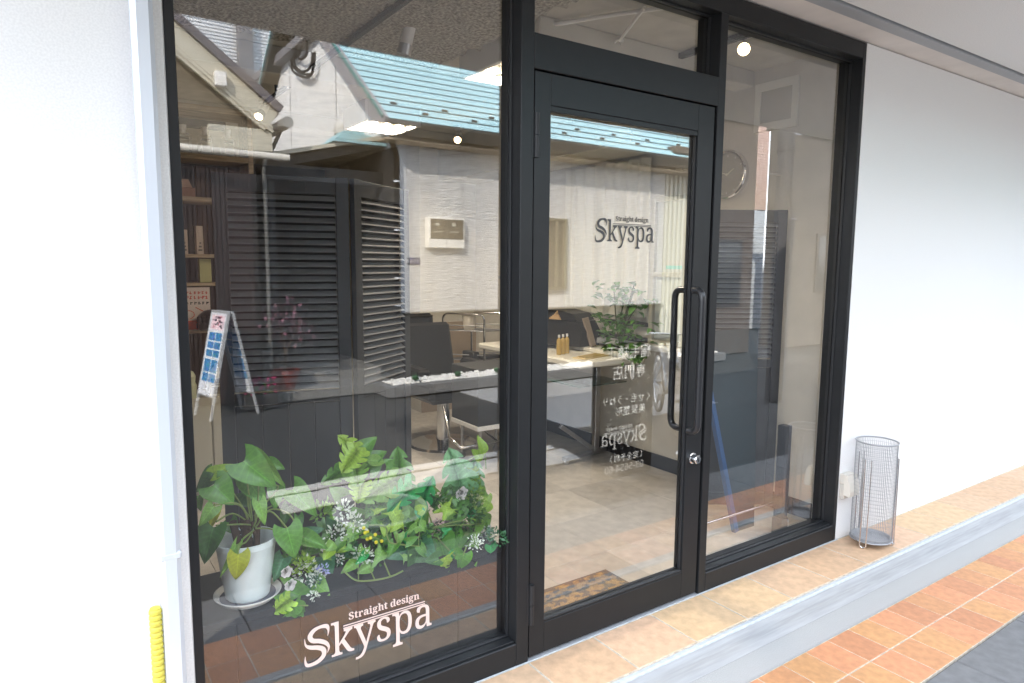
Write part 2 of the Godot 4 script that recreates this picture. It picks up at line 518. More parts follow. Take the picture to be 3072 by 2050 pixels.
# ---------------------------------------------------------------- ground outside
func setting() -> void:
	var st := nst()
	bb(st, -120, 140, -0.30, -0.12, -120, 150)
	struct("road", st, M.asphalt)
	# step of beige tiles against the shopfront
	var base := nst()
	bb(base, -1.5, 9.0, -0.12, -0.0016, 0.0, 0.276)
	var step := struct("pavement_step", base, M.grout)
	var tl := [nst(), nst()]
	box(tl[0], Vector3.ZERO, Vector3(0.3245, 0.012, 0.262), 0.003)
	box(tl[1], Vector3.ZERO, Vector3(0.3245, 0.012, 0.262), 0.0045)
	var tm := [tl[0].commit(), tl[1].commit()]
	for k in range(-8, 22):
		var o := put("tile", tm[k & 1], M.tiles[posmod(k * 7 + k / 3, 4)], step)
		o.position = Vector3(1.447 + 0.3315 * k + 0.166, -0.006, 0.138)
	# pale concrete nosing and the sloped concrete strip in front of it
	st = nst()
	bb(st, -1.5, 9.0, -0.12, 0.002, 0.2765, 0.302, 0.006)
	struct("pavement_nosing", st, M.nosing)
	st = nst()
	for part in [[[0.302, -0.008, 0.312, -0.020, 0.33, -0.026, 0.352, -0.028, 0.376, -0.033, 0.396, -0.044], M.concrete, "pavement_channel"],
			[[0.396, -0.0445, 0.408, -0.049, 0.424, -0.057, 0.44, -0.068, 0.457, -0.083, 0.469, -0.099, 0.471, -0.14], M.kerbstone, "pavement_kerb"]]:
		st = nst()
		var pr := []
		for i in range(0, part[0].size(), 2):
			pr.append(Vector3(0, part[0][i + 1], part[0][i]))
		pr = smooth(pr, 3)
		var nr := []
		for i in pr.size():
			var t: Vector3 = pr[mini(i + 1, pr.size() - 1)] - pr[maxi(i - 1, 0)]
			nr.append(Vector3(0, t.z, -t.y).normalized())
		for i in pr.size() - 1:
			for k in 12:
				var x0 := Vector3(-1.5 + 10.5 * k / 12, 0, 0)
				var x1 := Vector3(-1.5 + 10.5 * (k + 1) / 12, 0, 0)
				quad_s(st, pr[i] + x0, pr[i] + x1, pr[i + 1] + x1, pr[i + 1] + x0, nr[i], nr[i], nr[i + 1], nr[i + 1])
		struct(part[2], st, part[1])
	base = nst()
	bb(base, -1.5, 9.0, -0.16, -0.0965, 0.470, 0.85)
	var walk := struct("pavement", base, M.grout)
	var og := nst()
	box(og, Vector3.ZERO, Vector3(0.1605, 0.012, 0.186), 0.003)
	var om := og.commit()
	for r in 2:
		for k in range(-12, 30):
			var o := put("tile", om, M.oranges[posmod(k * 5 + r * 3 + k / 4, 4)], walk)
			o.position = Vector3(1.66 + 0.1645 * k, -0.1005 + rng.randf_range(-0.0006, 0.0006), 0.5655 + 0.190 * r)
	# gutter blocks, then the road markings
	var gb := nst()
	box(gb, Vector3.ZERO, Vector3(0.594, 0.06, 0.42), 0.006)
	var gm := gb.commit()
	var gut := ground("kerb_gutter")
	for k in range(-4, 16):
		put("gutter_block", gm, M.gutter, gut).position = Vector3(0.35 + 0.6 * k, -0.131, 1.062)
	st = nst()
	bb(st, 1.50, 2.05, -0.14, -0.116, 1.3, 5.3)
	struct("road_patch", st, M.patch)
	st = nst()
	var edge := PackedVector2Array()
	for k in 26:
		edge.append(Vector2(1.16 + 0.1 * k + rng.randf_range(-0.02, 0.02), 2.24 + rng.randf_range(-0.015, 0.015)))
	for k in 26:
		edge.append(Vector2(3.70 - 0.1 * k + rng.randf_range(-0.02, 0.02), 2.57 + rng.randf_range(-0.012, 0.012)))
	prism(st, edge, 0.008, Transform3D(Basis(Vector3.RIGHT, Vector3(0, 0, 1), Vector3.UP), Vector3(0, -0.112, 0)))
	edge = PackedVector2Array()
	for k in 26:
		edge.append(Vector2(1.16 + 0.1 * k, 2.615 + rng.randf_range(-0.008, 0.008)))
	for k in 26:
		edge.append(Vector2(3.70 - 0.1 * k, 2.74 + rng.randf_range(-0.012, 0.012)))
	prism(st, edge, 0.008, Transform3D(Basis(Vector3.RIGHT, Vector3(0, 0, 1), Vector3.UP), Vector3(0, -0.112, 0)))
	struct("road_marking", st, M.paint)
	st = nst()
	bb(st, 4.3, 6.6, -0.14, -0.112, 3.1, 5.36)
	struct("pavement_apron", st, M.concrete)
	var mh := thing("manhole_cover", "round grey iron manhole cover set in the asphalt road", "manhole cover", Vector3(1.75, -0.114, 1.98))
	st = nst()
	lathe(st, [Vector2(0.27, -0.01), Vector2(0.27, 0.004), Vector2(0.25, 0.007), Vector2(0, 0.007)], 36)
	obj("lid", st, M.gutter, mh)
	st = nst()
	lathe(st, [Vector2(0.32, -0.01), Vector2(0.32, 0.005), Vector2(0.275, 0.005), Vector2(0.275, -0.01)], 36)
	obj("ring", st, M.concrete, mh)

# ---------------------------------------------------------------- the shop's own walls, roof and rooms
func shop_shell() -> void:
	var st := nst()
	bb(st, -0.65, 0.247, -0.1, 2.695, -0.15, 0.0)
	bb(st, 0.247, 0.276, -0.02, 2.695, -0.15, -0.001, 0.004)
	struct("wall_left", st, M.white)
	st = nst()
	bb(st, 3.586, 12.0, -0.1, 2.695, -0.15, 0.0)
	struct("wall_right", st, M.white)
	st = nst()
	bb(st, -0.65, 12.0, 2.70, 3.02, -0.15, 0.147)
	struct("soffit_front", st, M.soffit)
	st = nst()
	bb(st, -0.65, 12.0, 2.70, 3.02, 0.23, 1.51)
	bb(st, -0.65, 12.0, 2.74, 3.02, 0.1472, 0.2298)
	struct("soffit_canopy", st, M.white)
	st = nst()
	bb(st, -0.65, 12.0, 2.692, 2.739, 0.1475, 0.217, 0.002)
	struct("shutter_rail", st, M.grey)
	# rooms
	st = nst()
	bb(st, -0.65, 4.1, 2.755, 3.02, -7.2, -0.1502)
	struct("ceiling", st, M.ceil)
	st = nst()
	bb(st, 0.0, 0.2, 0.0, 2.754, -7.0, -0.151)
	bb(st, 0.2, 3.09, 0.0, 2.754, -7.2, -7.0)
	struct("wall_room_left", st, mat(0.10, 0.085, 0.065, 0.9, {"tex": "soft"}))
	st = nst()
	bb(st, 3.745, 3.95, 0.0, 2.754, -4.4, -0.151)
	struct("wall_room_side", st, M.wall)
	st = nst()
	bb(st, 3.09, 3.744, 0.0, 2.754, -4.35, -4.2)
	bb(st, 3.09, 3.2, 0.0, 2.754, -7.0, -4.351)
	struct("wall_room_back", st, M.wall)
	st = nst()
	bb(st, 3.092, 3.744, 0.0, 0.93, -4.199, -4.185, 0.002)
	struct("wall_room_dado", st, mat(0.36, 0.28, 0.20, 0.7, {"tex": "soft"}))
	st = nst()
	bb(st, 0.0, 4.0, -0.2, -0.0125, -7.0, -0.151)
	var fl := struct("floor", st, M.grout)
	var ft := nst()
	box(ft, Vector3.ZERO, Vector3(0.448, 0.012, 0.448), 0.0015)
	var fm := ft.commit()
	for i in 8:
		for j in 12:
			var o := put("tile", fm, M.floor[posmod(i * 3 + j * 5 + i * j, 4)], fl)
			o.position = Vector3(0.37 + 0.45 * i, -0.0062, -0.375 - 0.45 * j)
	st = nst()
	bb(st, 0.2, 3.745, -0.02, 0.0, -0.1508, 0.0)
	struct("floor_threshold", st, M.grey)
	st = nst()
	bb(st, 3.732, 3.7445, 0.0, 0.105, -4.19, -0.16)
	struct("skirting", st, M.blackin)
	# ceiling: rough sprayed zone, beams across, boxed beam along the side wall
	st = nst()
	var nz := FastNoiseLite.new()
	nz.seed = 4
	nz.frequency = 3.0
	var nx := 46
	var nzz := 30
	var hts := []
	for i in nx + 1:
		var row := []
		for j in nzz + 1:
			var x := 0.2 + 1.85 * i / nx
			var z := -0.2 - 1.62 * j / nzz
			var ed := minf(minf(2.05 - x, 0.25), minf(-0.2 - z, minf(z + 1.82, 0.25))) / 0.25
			ed = clampf(ed + nz.get_noise_2d(x * 2.0, z * 2.0) * 0.5, 0.0, 1.0)
			row.append(Vector3(x, 2.757 - 0.075 * smoothstep(0.0, 0.4, ed) - 0.03 * ed * nz.get_noise_2d(x * 5.0 + 9.0, z * 5.0), z))
		hts.append(row)
	for i in nx:
		for j in nzz:
			var a: Vector3 = hts[i][j]
			var b: Vector3 = hts[i + 1][j]
			var c: Vector3 = hts[i + 1][j + 1]
			var d: Vector3 = hts[i][j + 1]
			quad(st, a, b, c, d, (c - a).cross(b - d).normalized() * (1.0 if (c - a).cross(b - d).y < 0.0 else -1.0))
	struct("ceiling_plaster", st, M.plaster)
	for q in [[2.06, 3.744, 2.66, -0.95, -0.80], [2.06, 3.744, 2.68, -1.42, -1.30], [0.2, 3.744, 2.60, -2.30, -2.05], [0.2, 3.744, 2.64, -3.95, -3.75]]:
		st = nst()
		bb(st, q[0], q[1], q[2], 2.7552, q[3], q[4], 0.006)
		struct("ceiling_beam", st, M.beam)
	st = nst()
	bb(st, 3.30, 3.744, 2.36, 2.7548, -4.198, -1.43, 0.008)
	struct("ceiling_beam", st, M.beam)

# ---------------------------------------------------------------- shopfront
func glazing(par: Node3D, x0: float, x1: float, y0: float, y1: float, z: float) -> void:
	for dz in [0.0, -0.0020]:
		bxo("pane", M.pane, par, x0, x1, y0, y1, z + dz, z + dz - 0.0016)
	var st := nst()
	for s in [[z + 0.0006, z + 0.016], [z - 0.0205, z - 0.0042]]:
		bb(st, x0, x1, y0, y0 + 0.011, s[0], s[1], 0.002)
		bb(st, x0, x1, y1 - 0.008, y1, s[0], s[1], 0.002)
		bb(st, x0, x0 + 0.006, y0 + 0.011, y1 - 0.008, s[0], s[1], 0.002)
		bb(st, x1 - 0.006, x1, y0 + 0.011, y1 - 0.008, s[0], s[1], 0.002)
	obj("glazing_bead", st, M.blackin, par)

func shopfront() -> void:
	var f := thing("shopfront", "black aluminium shopfront with fixed glazed windows framing the door", "shopfront")
	bxo("jamb", M.black, f, 0.276, 0.301, 0.0, 2.693, -0.13, 0.0, 0.002)
	bxo("jamb", M.black, f, 3.555, 3.585, 0.0, 2.693, -0.13, 0.0, 0.002)
	bxo("mullion", M.black, f, 1.393, 1.449, 0.0, 2.613, -0.13, 0.0, 0.002)
	bxo("mullion", M.black, f, 2.432, 2.479, 0.0, 2.613, -0.13, 0.0, 0.002)
	bxo("door_stop", M.blackin, f, 1.449, 1.475, 0.0, 2.222, -0.12, -0.058)
	bxo("door_stop", M.blackin, f, 2.405, 2.432, 0.0, 2.222, -0.12, -0.058)
	bxo("door_stop", M.blackin, f, 1.475, 2.405, 2.196, 2.222, -0.12, -0.058)
	bxo("head", M.black, f, 0.301, 3.555, 2.613, 2.693, -0.13, 0.0, 0.002)
	bxo("transom", M.black, f, 1.449, 2.432, 2.224, 2.345, -0.13, 0.0, 0.002)
	bxo("sill", M.black, f, 0.301, 1.393, 0.0, 0.092, -0.13, 0.0, 0.003)
	bxo("sill", M.black, f, 2.479, 3.555, 0.0, 0.092, -0.13, 0.0, 0.003)
	bxo("sill_bead", M.black, f, 0.303, 1.391, 0.092, 0.099, -0.05, -0.012, 0.002)
	bxo("sill_bead", M.black, f, 2.481, 3.553, 0.092, 0.099, -0.05, -0.012, 0.002)
	glazing(f, 0.301, 1.393, 0.0925, 2.613, -0.07)
	glazing(f, 2.479, 3.555, 0.0925, 2.613, -0.07)
	glazing(f, 1.449, 2.432, 2.345, 2.613, -0.07)
	put("lettering", logo(Transform3D(Basis.from_scale(Vector3(1.034, 1.034, 1)), Vector3(0.605, 0.203, -0.0680))), mat(0.70, 0.55, 0.50, 0.7), f)
	bxo("caulk", M.nosing, f, 0.276, 3.606, -0.001, 0.003, 0.0005, 0.006, 0.001)
	# door
	var d := thing("glass_door", "black aluminium hinged glass door with tall pull handles", "door", Vector3(1.456, 0, -0.025))
	bxo("stile", M.black, d, 0.0, 0.072, 0.012, 2.218, -0.02, 0.02, 0.0015)
	bxo("stile", M.black, d, 0.862, 0.963, 0.012, 2.218, -0.02, 0.02, 0.0015)
	bxo("rail", M.black, d, 0.0725, 0.8615, 2.108, 2.218, -0.02, 0.0195, 0.0015)
	bxo("rail", M.black, d, 0.0725, 0.8615, 0.012, 0.136, -0.02, 0.0195, 0.0015)
	bxo("rail_bead", M.black, d, 0.0725, 0.8615, 2.086, 2.1075, 0.004, 0.0185, 0.002)
	bxo("rail_bead", M.black, d, 0.0725, 0.8615, 0.1365, 0.146, 0.004, 0.0175, 0.002)
	glazing(d, 0.0725, 0.8615, 0.1365, 2.107, -0.004)
	put("lettering", logo(Transform3D(Basis.from_scale(Vector3(0.726, 0.755, 1)), Vector3(0.314, 1.604, -0.0024))), mat(0.06, 0.062, 0.066, 0.7), d)
	for h in [[0.045, 0.036, -1], [-0.075, -0.055, 1]]:
		var z: float = 0.072 if h[2] < 0 else -0.085
		var x := 0.868
		var st := nst()
		var p := [Vector3(x, 0.802, 0.02 if h[2] < 0 else -0.02)]
		p += arc(Vector3(x, 0.802, z * 0.55), Vector3(x, 0.802, z), Vector3(x, 0.850, z))
		p += arc(Vector3(x, 1.385, z), Vector3(x, 1.43, z), Vector3(x, 1.43, z * 0.55))
		p.append(Vector3(x, 1.43, 0.02 if h[2] < 0 else -0.02))
		tube(st, p, 0.0155, 12)
		obj("handle", st, mat(0.018, 0.019, 0.022, 0.28), d)
	var lk := nst()
	lathe(lk, [Vector2(0.0, 0.034), Vector2(0.017, 0.034), Vector2(0.020, 0.030), Vector2(0.020, 0.004), Vector2(0.025, 0.002), Vector2(0.025, 0.0)], 24, Transform3D(Basis(Vector3.RIGHT, -PI / 2).inverse(), Vector3(0.906, 0.668, 0.0203)))
	var lo := obj("lock_cylinder", lk, M.chrome, d)
	lk = nst()
	bb(lk, 0.9035, 0.9085, 0.659, 0.677, 0.0543, 0.0555)
	obj("keyhole", lk, M.blackin, lo)
	for y in [[1.918, 2.072], [0.150, 0.312]]:
		var hg := nst()
		tube(hg, [Vector3(0.004, y[0], 0.028), Vector3(0.004, (y[0] + y[1]) / 2 - 0.001, 0.028)], 0.010, 12)
		tube(hg, [Vector3(0.004, (y[0] + y[1]) / 2 + 0.001, 0.028), Vector3(0.004, y[1], 0.028)], 0.010, 12)
		bb(hg, -0.016, -0.0055, y[0], y[1], 0.0205, 0.026)
		obj("hinge", hg, M.blackin, d)
	var mt := thing("door_mat", "brown and grey coir door mat with swirling pattern inside the door", "door mat", Vector3(1.86, 0.0, -0.275))
	var ms := nst()
	box(ms, Vector3(0, 0.006, 0), Vector3(0.74, 0.012, 0.29), 0.003)
	obj("border", ms, mat(0.10, 0.085, 0.075, 0.95), mt)
	ms = nst()
	quad(ms, Vector3(-0.355, 0.0135, 0.13), Vector3(0.355, 0.0135, 0.13), Vector3(0.355, 0.0135, -0.13), Vector3(-0.355, 0.0135, -0.13), Vector3.UP)
	var img := Image.create(256, 96, false, Image.FORMAT_RGB8)
	var nn := FastNoiseLite.new()
	nn.seed = 3
	nn.frequency = 0.045
	var n2 := FastNoiseLite.new()
	n2.frequency = 0.3
	for yy in 96:
		for xx in 256:
			var v := nn.get_noise_2d(xx, yy * 1.3)
			var c := Color(0.64, 0.50, 0.31) if v > -0.10 else Color(0.36, 0.34, 0.32)
			if v > 0.28:
				c = Color(0.74, 0.58, 0.34)
			var e := 0.85 + 0.4 * n2.get_noise_2d(xx * 2.0, yy * 2.0)
			img.set_pixel(xx, yy, Color(c.r * e, c.g * e, c.b * e))
	var mm := mat(1, 1, 1, 0.95)
	mm.albedo_texture = ImageTexture.create_from_image(img)
	mm.heightmap_enabled = true
	mm.heightmap_texture = tex.grain
	mm.heightmap_scale = 0.3
	obj("pile", ms, mm, mt)

# ---------------------------------------------------------------- inside the shop
func screen_panel(par: Node3D, a: Vector3, b: Vector3, h: float, y0: float, y1: float) -> void:
	var d := b - a
	var l := d.length()
	var tf := Transform3D(Basis(d / l, Vector3.UP, (d / l).cross(Vector3.UP)), a)
	for x in [0.028, l - 0.028]:
		var st := nst()
		box(st, Vector3(x, h / 2 + 0.01, 0), Vector3(0.055, h - 0.02, 0.026), 0.002, tf)
		obj("stile", st, M.screen, par)
	for r in [[h - 0.075, h - 0.002], [y0 - 0.055, y0 - 0.004], [0.03, 0.11]]:
		var st := nst()
		box(st, Vector3(l / 2, (r[0] + r[1]) / 2, 0), Vector3(l - 0.1115, r[1] - r[0], 0.022), 0.002, tf)
		obj("rail", st, M.screen, par)
	var n := 4
	for k in n:
		var st := nst()
		var w := (l - 0.112) / n
		box(st, Vector3(0.056 + w * (k + 0.5), (y0 + 0.053) / 2, 0), Vector3(w - 0.0004, y0 - 0.169, 0.012), 0.003, tf)
		obj("board", st, M.screen, par)
	var bk := nst()
	box(bk, Vector3(l / 2, (y0 + y1) / 2, -0.0165), Vector3(l - 0.113, y1 - y0, 0.002), 0.0, tf)
	obj("gap_shade_sheet", bk, M.blackin, par)  # dark sheet added so the gaps between slats look shaded
	var sm := nst()
	box(sm, Vector3.ZERO, Vector3(l - 0.1115, 0.034, 0.004), 0.0015, Transform3D(Basis(Vector3.RIGHT, -0.95), Vector3.ZERO))
	var mesh := sm.commit()
	var c := int((y1 - y0) / 0.0305)
	for k in c:
		var o := put("slat", mesh, M.slat, par)
		o.transform = tf * Transform3D(Basis(Vector3.RIGHT, rng.randf_range(-0.03, 0.03)), Vector3(l / 2, y0 + (k + 0.5) * (y1 - y0) / c, 0))

func ceiling_light(label: String, x: float, z: float) -> void:
	var t := thing("ceiling_light", label, "ceiling light", Vector3(x, 2.60, z), 0.0, "louvred ceiling lights")
	var w := 0.46
	var st := nst()
	for s in [-1, 1]:
		box(st, Vector3(s * (w / 2 - 0.012), 0.075, 0), Vector3(0.024, 0.155, w), 0.002)
		box(st, Vector3(0, 0.075, s * (w / 2 - 0.012)), Vector3(w - 0.049, 0.155, 0.024), 0.002)
	obj("housing", st, M.whitep, t)
	st = nst()
	box(st, Vector3(0, 0.085, 0), Vector3(w - 0.05, 0.004, w - 0.05))
	obj("diffuser_panel_light", st, glow(1.0, 0.93, 0.80, 0.10), t)
	st = nst()
	for k in [-1, 1]:
		tube(st, [Vector3(-w / 2 + 0.03, 0.05, k * 0.105), Vector3(w / 2 - 0.03, 0.05, k * 0.105)], 0.013, 10)
	obj("fluorescent_tube", st, glow(1.0, 0.96, 0.86, 0.8), t)
	var sheet := mat(0.50, 0.47, 0.40, 0.45)
	for k in [-1, 0, 1]:
		st = nst()
		box(st, Vector3(k * 0.105, 0.022, 0), Vector3(0.004, 0.044, w - 0.05))
		obj("louvre", st, sheet, t)
	st = nst()
	box(st, Vector3(0, 0.022, 0), Vector3(w - 0.05, 0.043, 0.004))
	obj("louvre", st, sheet, t)
	for k in [-1, 1]:
		var l := AreaLight3D.new()
		l.name = "tube_light"
		l.area_size = Vector2(w - 0.07, 0.035)
		l.area_range = 8.0
		l.light_energy = LAMP
		l.light_color = Color(1.0, 0.94, 0.84)
		l.shadow_enabled = true
		t.add_child(l, true)
		l.position = Vector3(0, 0.034, k * 0.105)
		l.rotation.x = -PI / 2

const LAMP := 0.70

func spot(at: Vector3, dir: Vector3, label: String, lit: float) -> void:
	var t := thing("spotlight", label, "spotlight", at)
	var b := Basis(Quaternion(Vector3.DOWN, dir.normalized()))
	var st := nst()
	lathe(st, [Vector2(0.0, 0.05), Vector2(0.027, 0.048), Vector2(0.030, 0.04), Vector2(0.030, -0.045)], 20, Transform3D(b, Vector3.ZERO))
	obj("housing", st, M.whitep, t)
	st = nst()
	lathe(st, [Vector2(0.030, -0.045), Vector2(0.033, -0.047), Vector2(0.034, -0.095), Vector2(0.031, -0.097), Vector2(0.028, -0.06)], 20, Transform3D(b, Vector3.ZERO))
	obj("reflector_ring", st, M.steel, t)
	st = nst()
	tube(st, [b * Vector3(0, 0.03, 0), b * Vector3(0, 0.05, 0) + Vector3(0, 0.03, 0), Vector3(0, 2.735 - at.y, 0)], 0.008)
	bb(st, -0.02, 0.02, 2.715 - at.y, 2.745 - at.y, -0.05, 0.05, 0.003)
	obj("bracket", st, M.whitep, t)
	st = nst()
	ball(st, b * Vector3(0, -0.075, 0), Vector3(0.018, 0.018, 0.018), 14)
	obj("bulb", st, glow(1.0, 0.78, 0.45, lit), t)
	if lit <= 0.0:
		return
	var l := OmniLight3D.new()
	l.light_energy = 0.02
	l.light_size = 0.02
	l.light_color = Color(1.0, 0.85, 0.62)
	l.omni_range = 6.0
	l.omni_attenuation = 2.0
	l.shadow_enabled = true
	l.name = "lamp"
	t.add_child(l)
	l.position = b * Vector3(0, -0.075, 0)

func bottle(par: Node3D, at: Vector3, r: float, h: float, body: Material, cap: Material) -> void:
	var st := nst()
	lathe(st, [Vector2(0, 0), Vector2(r, 0.002), Vector2(r, h * 0.68), Vector2(r * 0.8, h * 0.76), Vector2(r * 0.38, h * 0.82), Vector2(r * 0.38, h * 0.86)], 14, at3(at))
	var b := obj("bottle_body", st, body, par)
	st = nst()
	lathe(st, [Vector2(r * 0.46, h * 0.86), Vector2(r * 0.46, h * 0.99), Vector2(0, h)], 12, at3(at))
	obj("bottle_cap", st, cap, b)

func interior() -> void:
	ceiling_light("square louvred ceiling light far inside, over the back of the room", 2.235, -3.14)
	ceiling_light("square louvred ceiling light nearer the shopfront, partly hidden by the mullion", 2.25, -1.30)
	var st := nst()
	bb(st, 1.318, 1.342, 2.65, 2.675, -3.1, -0.25)
	for z in [-0.6, -1.7, -2.8]:
		bb(st, 1.32, 1.34, 2.6751, 2.754, z - 0.01, z + 0.01)
	tag(obj("lighting_track", st, mat(0.02, 0.02, 0.02, 0.7)), "dark lighting track on the ceiling above the left window", "lighting track")
	st = nst()
	bb(st, 3.045, 3.075, 2.715, 2.745, -1.3, -0.20)
	tag(obj("lighting_track", st, M.rubber), "dark lighting track on the ceiling above the right window", "lighting track")
	spot(Vector3(1.52, 2.655, -1.16), Vector3(-0.15, -1, -0.25), "white spotlight hanging from the rough ceiling, unlit", 0.0)
	spot(Vector3(3.065, 2.66, -0.37), Vector3(-0.75, -0.25, 0.6), "lit spotlight on the track above the right window", 9.0)
	spot(Vector3(3.06, 2.66, -3.36), Vector3(-0.5, -0.5, 0.7), "small lit spotlight deep in the room before the back wall", 5.0)
	spot(Vector3(1.37, 2.66, -3.30), Vector3(-0.5, -0.7, 0.5), "small lit spotlight beside the wooden shelf", 5.0)
	# brace rod with turnbuckle, conduit
	var br := thing("brace_rod", "white steel brace rod with turnbuckle under the ceiling above the door", "brace rod")
	var p0 := Vector3(2.684, 2.72, -0.985)
	var p1 := Vector3(2.30, 2.70, -0.33)
	st = nst()
	tube(st, [p0, p0.lerp(p1, 0.22)], 0.008)
	tube(st, [p0.lerp(p1, 0.34), p1], 0.008)
	obj("rod", st, M.whitep, br)
	st = nst()
	var side := (p1 - p0).cross(Vector3.UP).normalized() * 0.017
	for s in [-1, 1]:
		tube(st, smooth([p0.lerp(p1, 0.20), p0.lerp(p1, 0.225) + side * s, p0.lerp(p1, 0.335) + side * s, p0.lerp(p1, 0.36)], 3), 0.006)
	obj("turnbuckle", st, M.whitep, br)
	st = nst()
	tube(st, smooth([Vector3(1.6, 2.735, -0.93), Vector3(1.95, 2.735, -0.92), Vector3(2.13, 2.73, -0.833), Vector3(2.30, 2.73, -0.55), Vector3(2.49, 2.73, -0.255)], 5), 0.011)
	tag(obj("conduit", st, M.whitep), "white bent electrical conduit running along the ceiling over the door", "conduit")
	st = nst()
	bb(st, 3.69, 3.7445, 0.0, 2.754, -0.215, -0.152, 0.003)
	struct("window_reveal", st, mat(0.80, 0.79, 0.76, 0.6))
	# folding screens
	var sc := thing("folding_screen", "dark grey louvred folding screen of two panels behind the left window plants", "folding screen", Vector3.ZERO, 0.0, "dark louvred screens")
	screen_panel(sc, Vector3(0.56, 0, -1.00), Vector3(1.085, 0, -0.86), 1.90, 0.985, 1.825)
	screen_panel(sc, Vector3(1.10, 0, -0.86), Vector3(1.50, 0, -1.15), 1.90, 0.985, 1.825)
	sc = thing("folding_screen", "dark grey louvred screen panel standing in the right window by the side wall", "folding screen", Vector3.ZERO, 0.0, "dark louvred screens")
	screen_panel(sc, Vector3(3.20, 0, -0.83), Vector3(3.715, 0, -0.50), 1.875, 0.965, 1.80)
	interior_left()
	interior_back()
	interior_right()

func interior_left() -> void:
	var sh := thing("wooden_shelf", "pale wooden shelf unit with dark plank back at the far left", "shelf unit")
	var z0 := -2.85
	var z1 := -2.60
	bxo("upright", M.woodpale, sh, 1.085, 1.115, 0.68, 2.45, z0, z1, 0.002)
	bxo("upright", M.woodpale, sh, 0.22, 0.25, 0.68, 2.45, z0, z1, 0.002)
	bxo("top_board", M.woodpale, sh, 0.22, 1.115, 2.451, 2.49, z0, z1, 0.002)
	for y in [[2.163, 2.197], [1.905, 1.935], [1.562, 1.584], [1.386, 1.405], [1.09, 1.112]]:
		bxo("shelf_board", M.woodpale, sh, 0.2505, 1.0845, y[0], y[1], z0, z1, 0.002)
	for k in 12:
		var x := 0.2505 + k * 0.0695
		bxo("plank", M.planks[(k * 5) % 3], sh, x, x + 0.0665, 0.69, 2.15, z0 - 0.015, z0 - 0.001, 0.002)
	bxo("pelmet", mat(0.012, 0.018, 0.04, 0.5), sh, 0.2505, 1.0, 2.385, 2.44, z0 + 0.02, z0 + 0.05)
	# cabinet under it
	var cbn := thing("white_cabinet", "white panelled cabinet under the wooden shelf at far left", "cabinet")
	bxo("body", mat(0.56, 0.53, 0.44, 0.6), cbn, 0.22, 1.10, 0.02, 0.665, z0 - 0.01, z1 - 0.04, 0.004)
	for k in 6:
		bxo("door_board", mat(0.62, 0.59, 0.50, 0.55), cbn, 0.232 + 0.145 * k, 0.232 + 0.145 * k + 0.135, 0.06, 0.62, z1 - 0.0395, z1 - 0.025, 0.003)
	st_jars(z1)
	var labels := ["clear glass bottle on the top shelf, leftmost of three", "clear glass bottle on the top shelf, middle of three", "clear glass bottle on the top shelf, nearest the shelf's upright"]
	for k in 3:
		var x: float = [0.725, 0.85, 0.985][k]
		var t := thing("glass_bottle", labels[k], "bottle", Vector3(x, 2.1975, -2.69), 0.0, "square clear bottles on the top shelf")
		var st := nst()
		bb(st, -0.043, 0.043, 0.0, 0.125, -0.03, 0.03, 0.012)
		obj("body", st, M.glassy, t)
		st = nst()
		bb(st, -0.026, 0.026, 0.02, 0.085, 0.0305, 0.0312)
		obj("label", st, mat(0.5, 0.48, 0.42, 0.7), t)
		st = nst()
		bb(st, -0.026, 0.026, 0.088, 0.102, 0.0305, 0.0314)
		obj("label", st, M.dark, t)
		st = nst()
		lathe(st, [Vector2(0.016, 0.125), Vector2(0.016, 0.150), Vector2(0.02, 0.152), Vector2(0.02, 0.178), Vector2(0, 0.18)], 14)
		obj("stopper", st, M.whitep, t)
	var ct := thing("carton", "small brown carton with a tapered carton on top, on the upper left shelf", "carton", Vector3(0.72, 1.9355, -2.67))
	var st2 := nst()
	bb(st2, -0.06, 0.05, 0.0, 0.055, -0.04, 0.04, 0.002)
	obj("box", st2, mat(0.34, 0.17, 0.10, 0.6), ct)
	st2 = nst()
	prism(st2, PackedVector2Array([Vector2(-0.06, 0.0555), Vector2(0.035, 0.0555), Vector2(0.015, 0.105), Vector2(-0.06, 0.105)]), 0.07)
	obj("tapered_box", st2, mat(0.52, 0.33, 0.22, 0.6), ct)
	for q in [[0.785, 0.175, "slim pale carton standing on the middle shelf"], [0.695, 0.15, "slim pale carton half hidden by the window frame"]]:
		var b := thing("slim_carton", q[2], "carton", Vector3(q[0], 1.5845, -2.67), 0.12)
		st2 = nst()
		bb(st2, -0.02, 0.02, 0, q[1], -0.02, 0.02, 0.001)
		obj("box", st2, mat(0.62, 0.50, 0.40, 0.6), b)
		st2 = nst()
		for k in 3:
			bb(st2, -0.012 + k * 0.004, 0.012 - k * 0.003, 0.02 + 0.022 * k, 0.03 + 0.022 * k, 0.0202, 0.0206)
		obj("print", st2, mat(0.16, 0.13, 0.12, 0.7), b)
	st2 = nst()
	bb(st2, -0.035, 0.035, 0, 0.15, -0.03, 0.03, 0.002)
	var yb := obj("yellow_box", st2, mat(0.50, 0.48, 0.22, 0.6))
	yb.position = Vector3(0.81, 1.4055, -2.67)
	tag(yb, "pale yellow box on the shelf above the red and white poster", "box")
	# poster
	var po := thing("poster", "white and red printed poster standing on the lower shelf", "poster", Vector3(0.66, 1.1125, -2.615))
	st2 = nst()
	bb(st2, -0.13, 0.165, 0, 0.265, -0.004, 0.0, 0.0)
	obj("card", st2, mat(0.75, 0.62, 0.56, 0.6), po)
	st2 = nst()
	quad(st2, Vector3(-0.13, 0, 0.0008), Vector3(0.165, 0, 0.0008), Vector3(0.165, 0.265, 0.0008), Vector3(-0.13, 0.265, 0.0008), Vector3(0, 0, 1))
	var img := Image.create(128, 128, false, Image.FORMAT_RGB8)
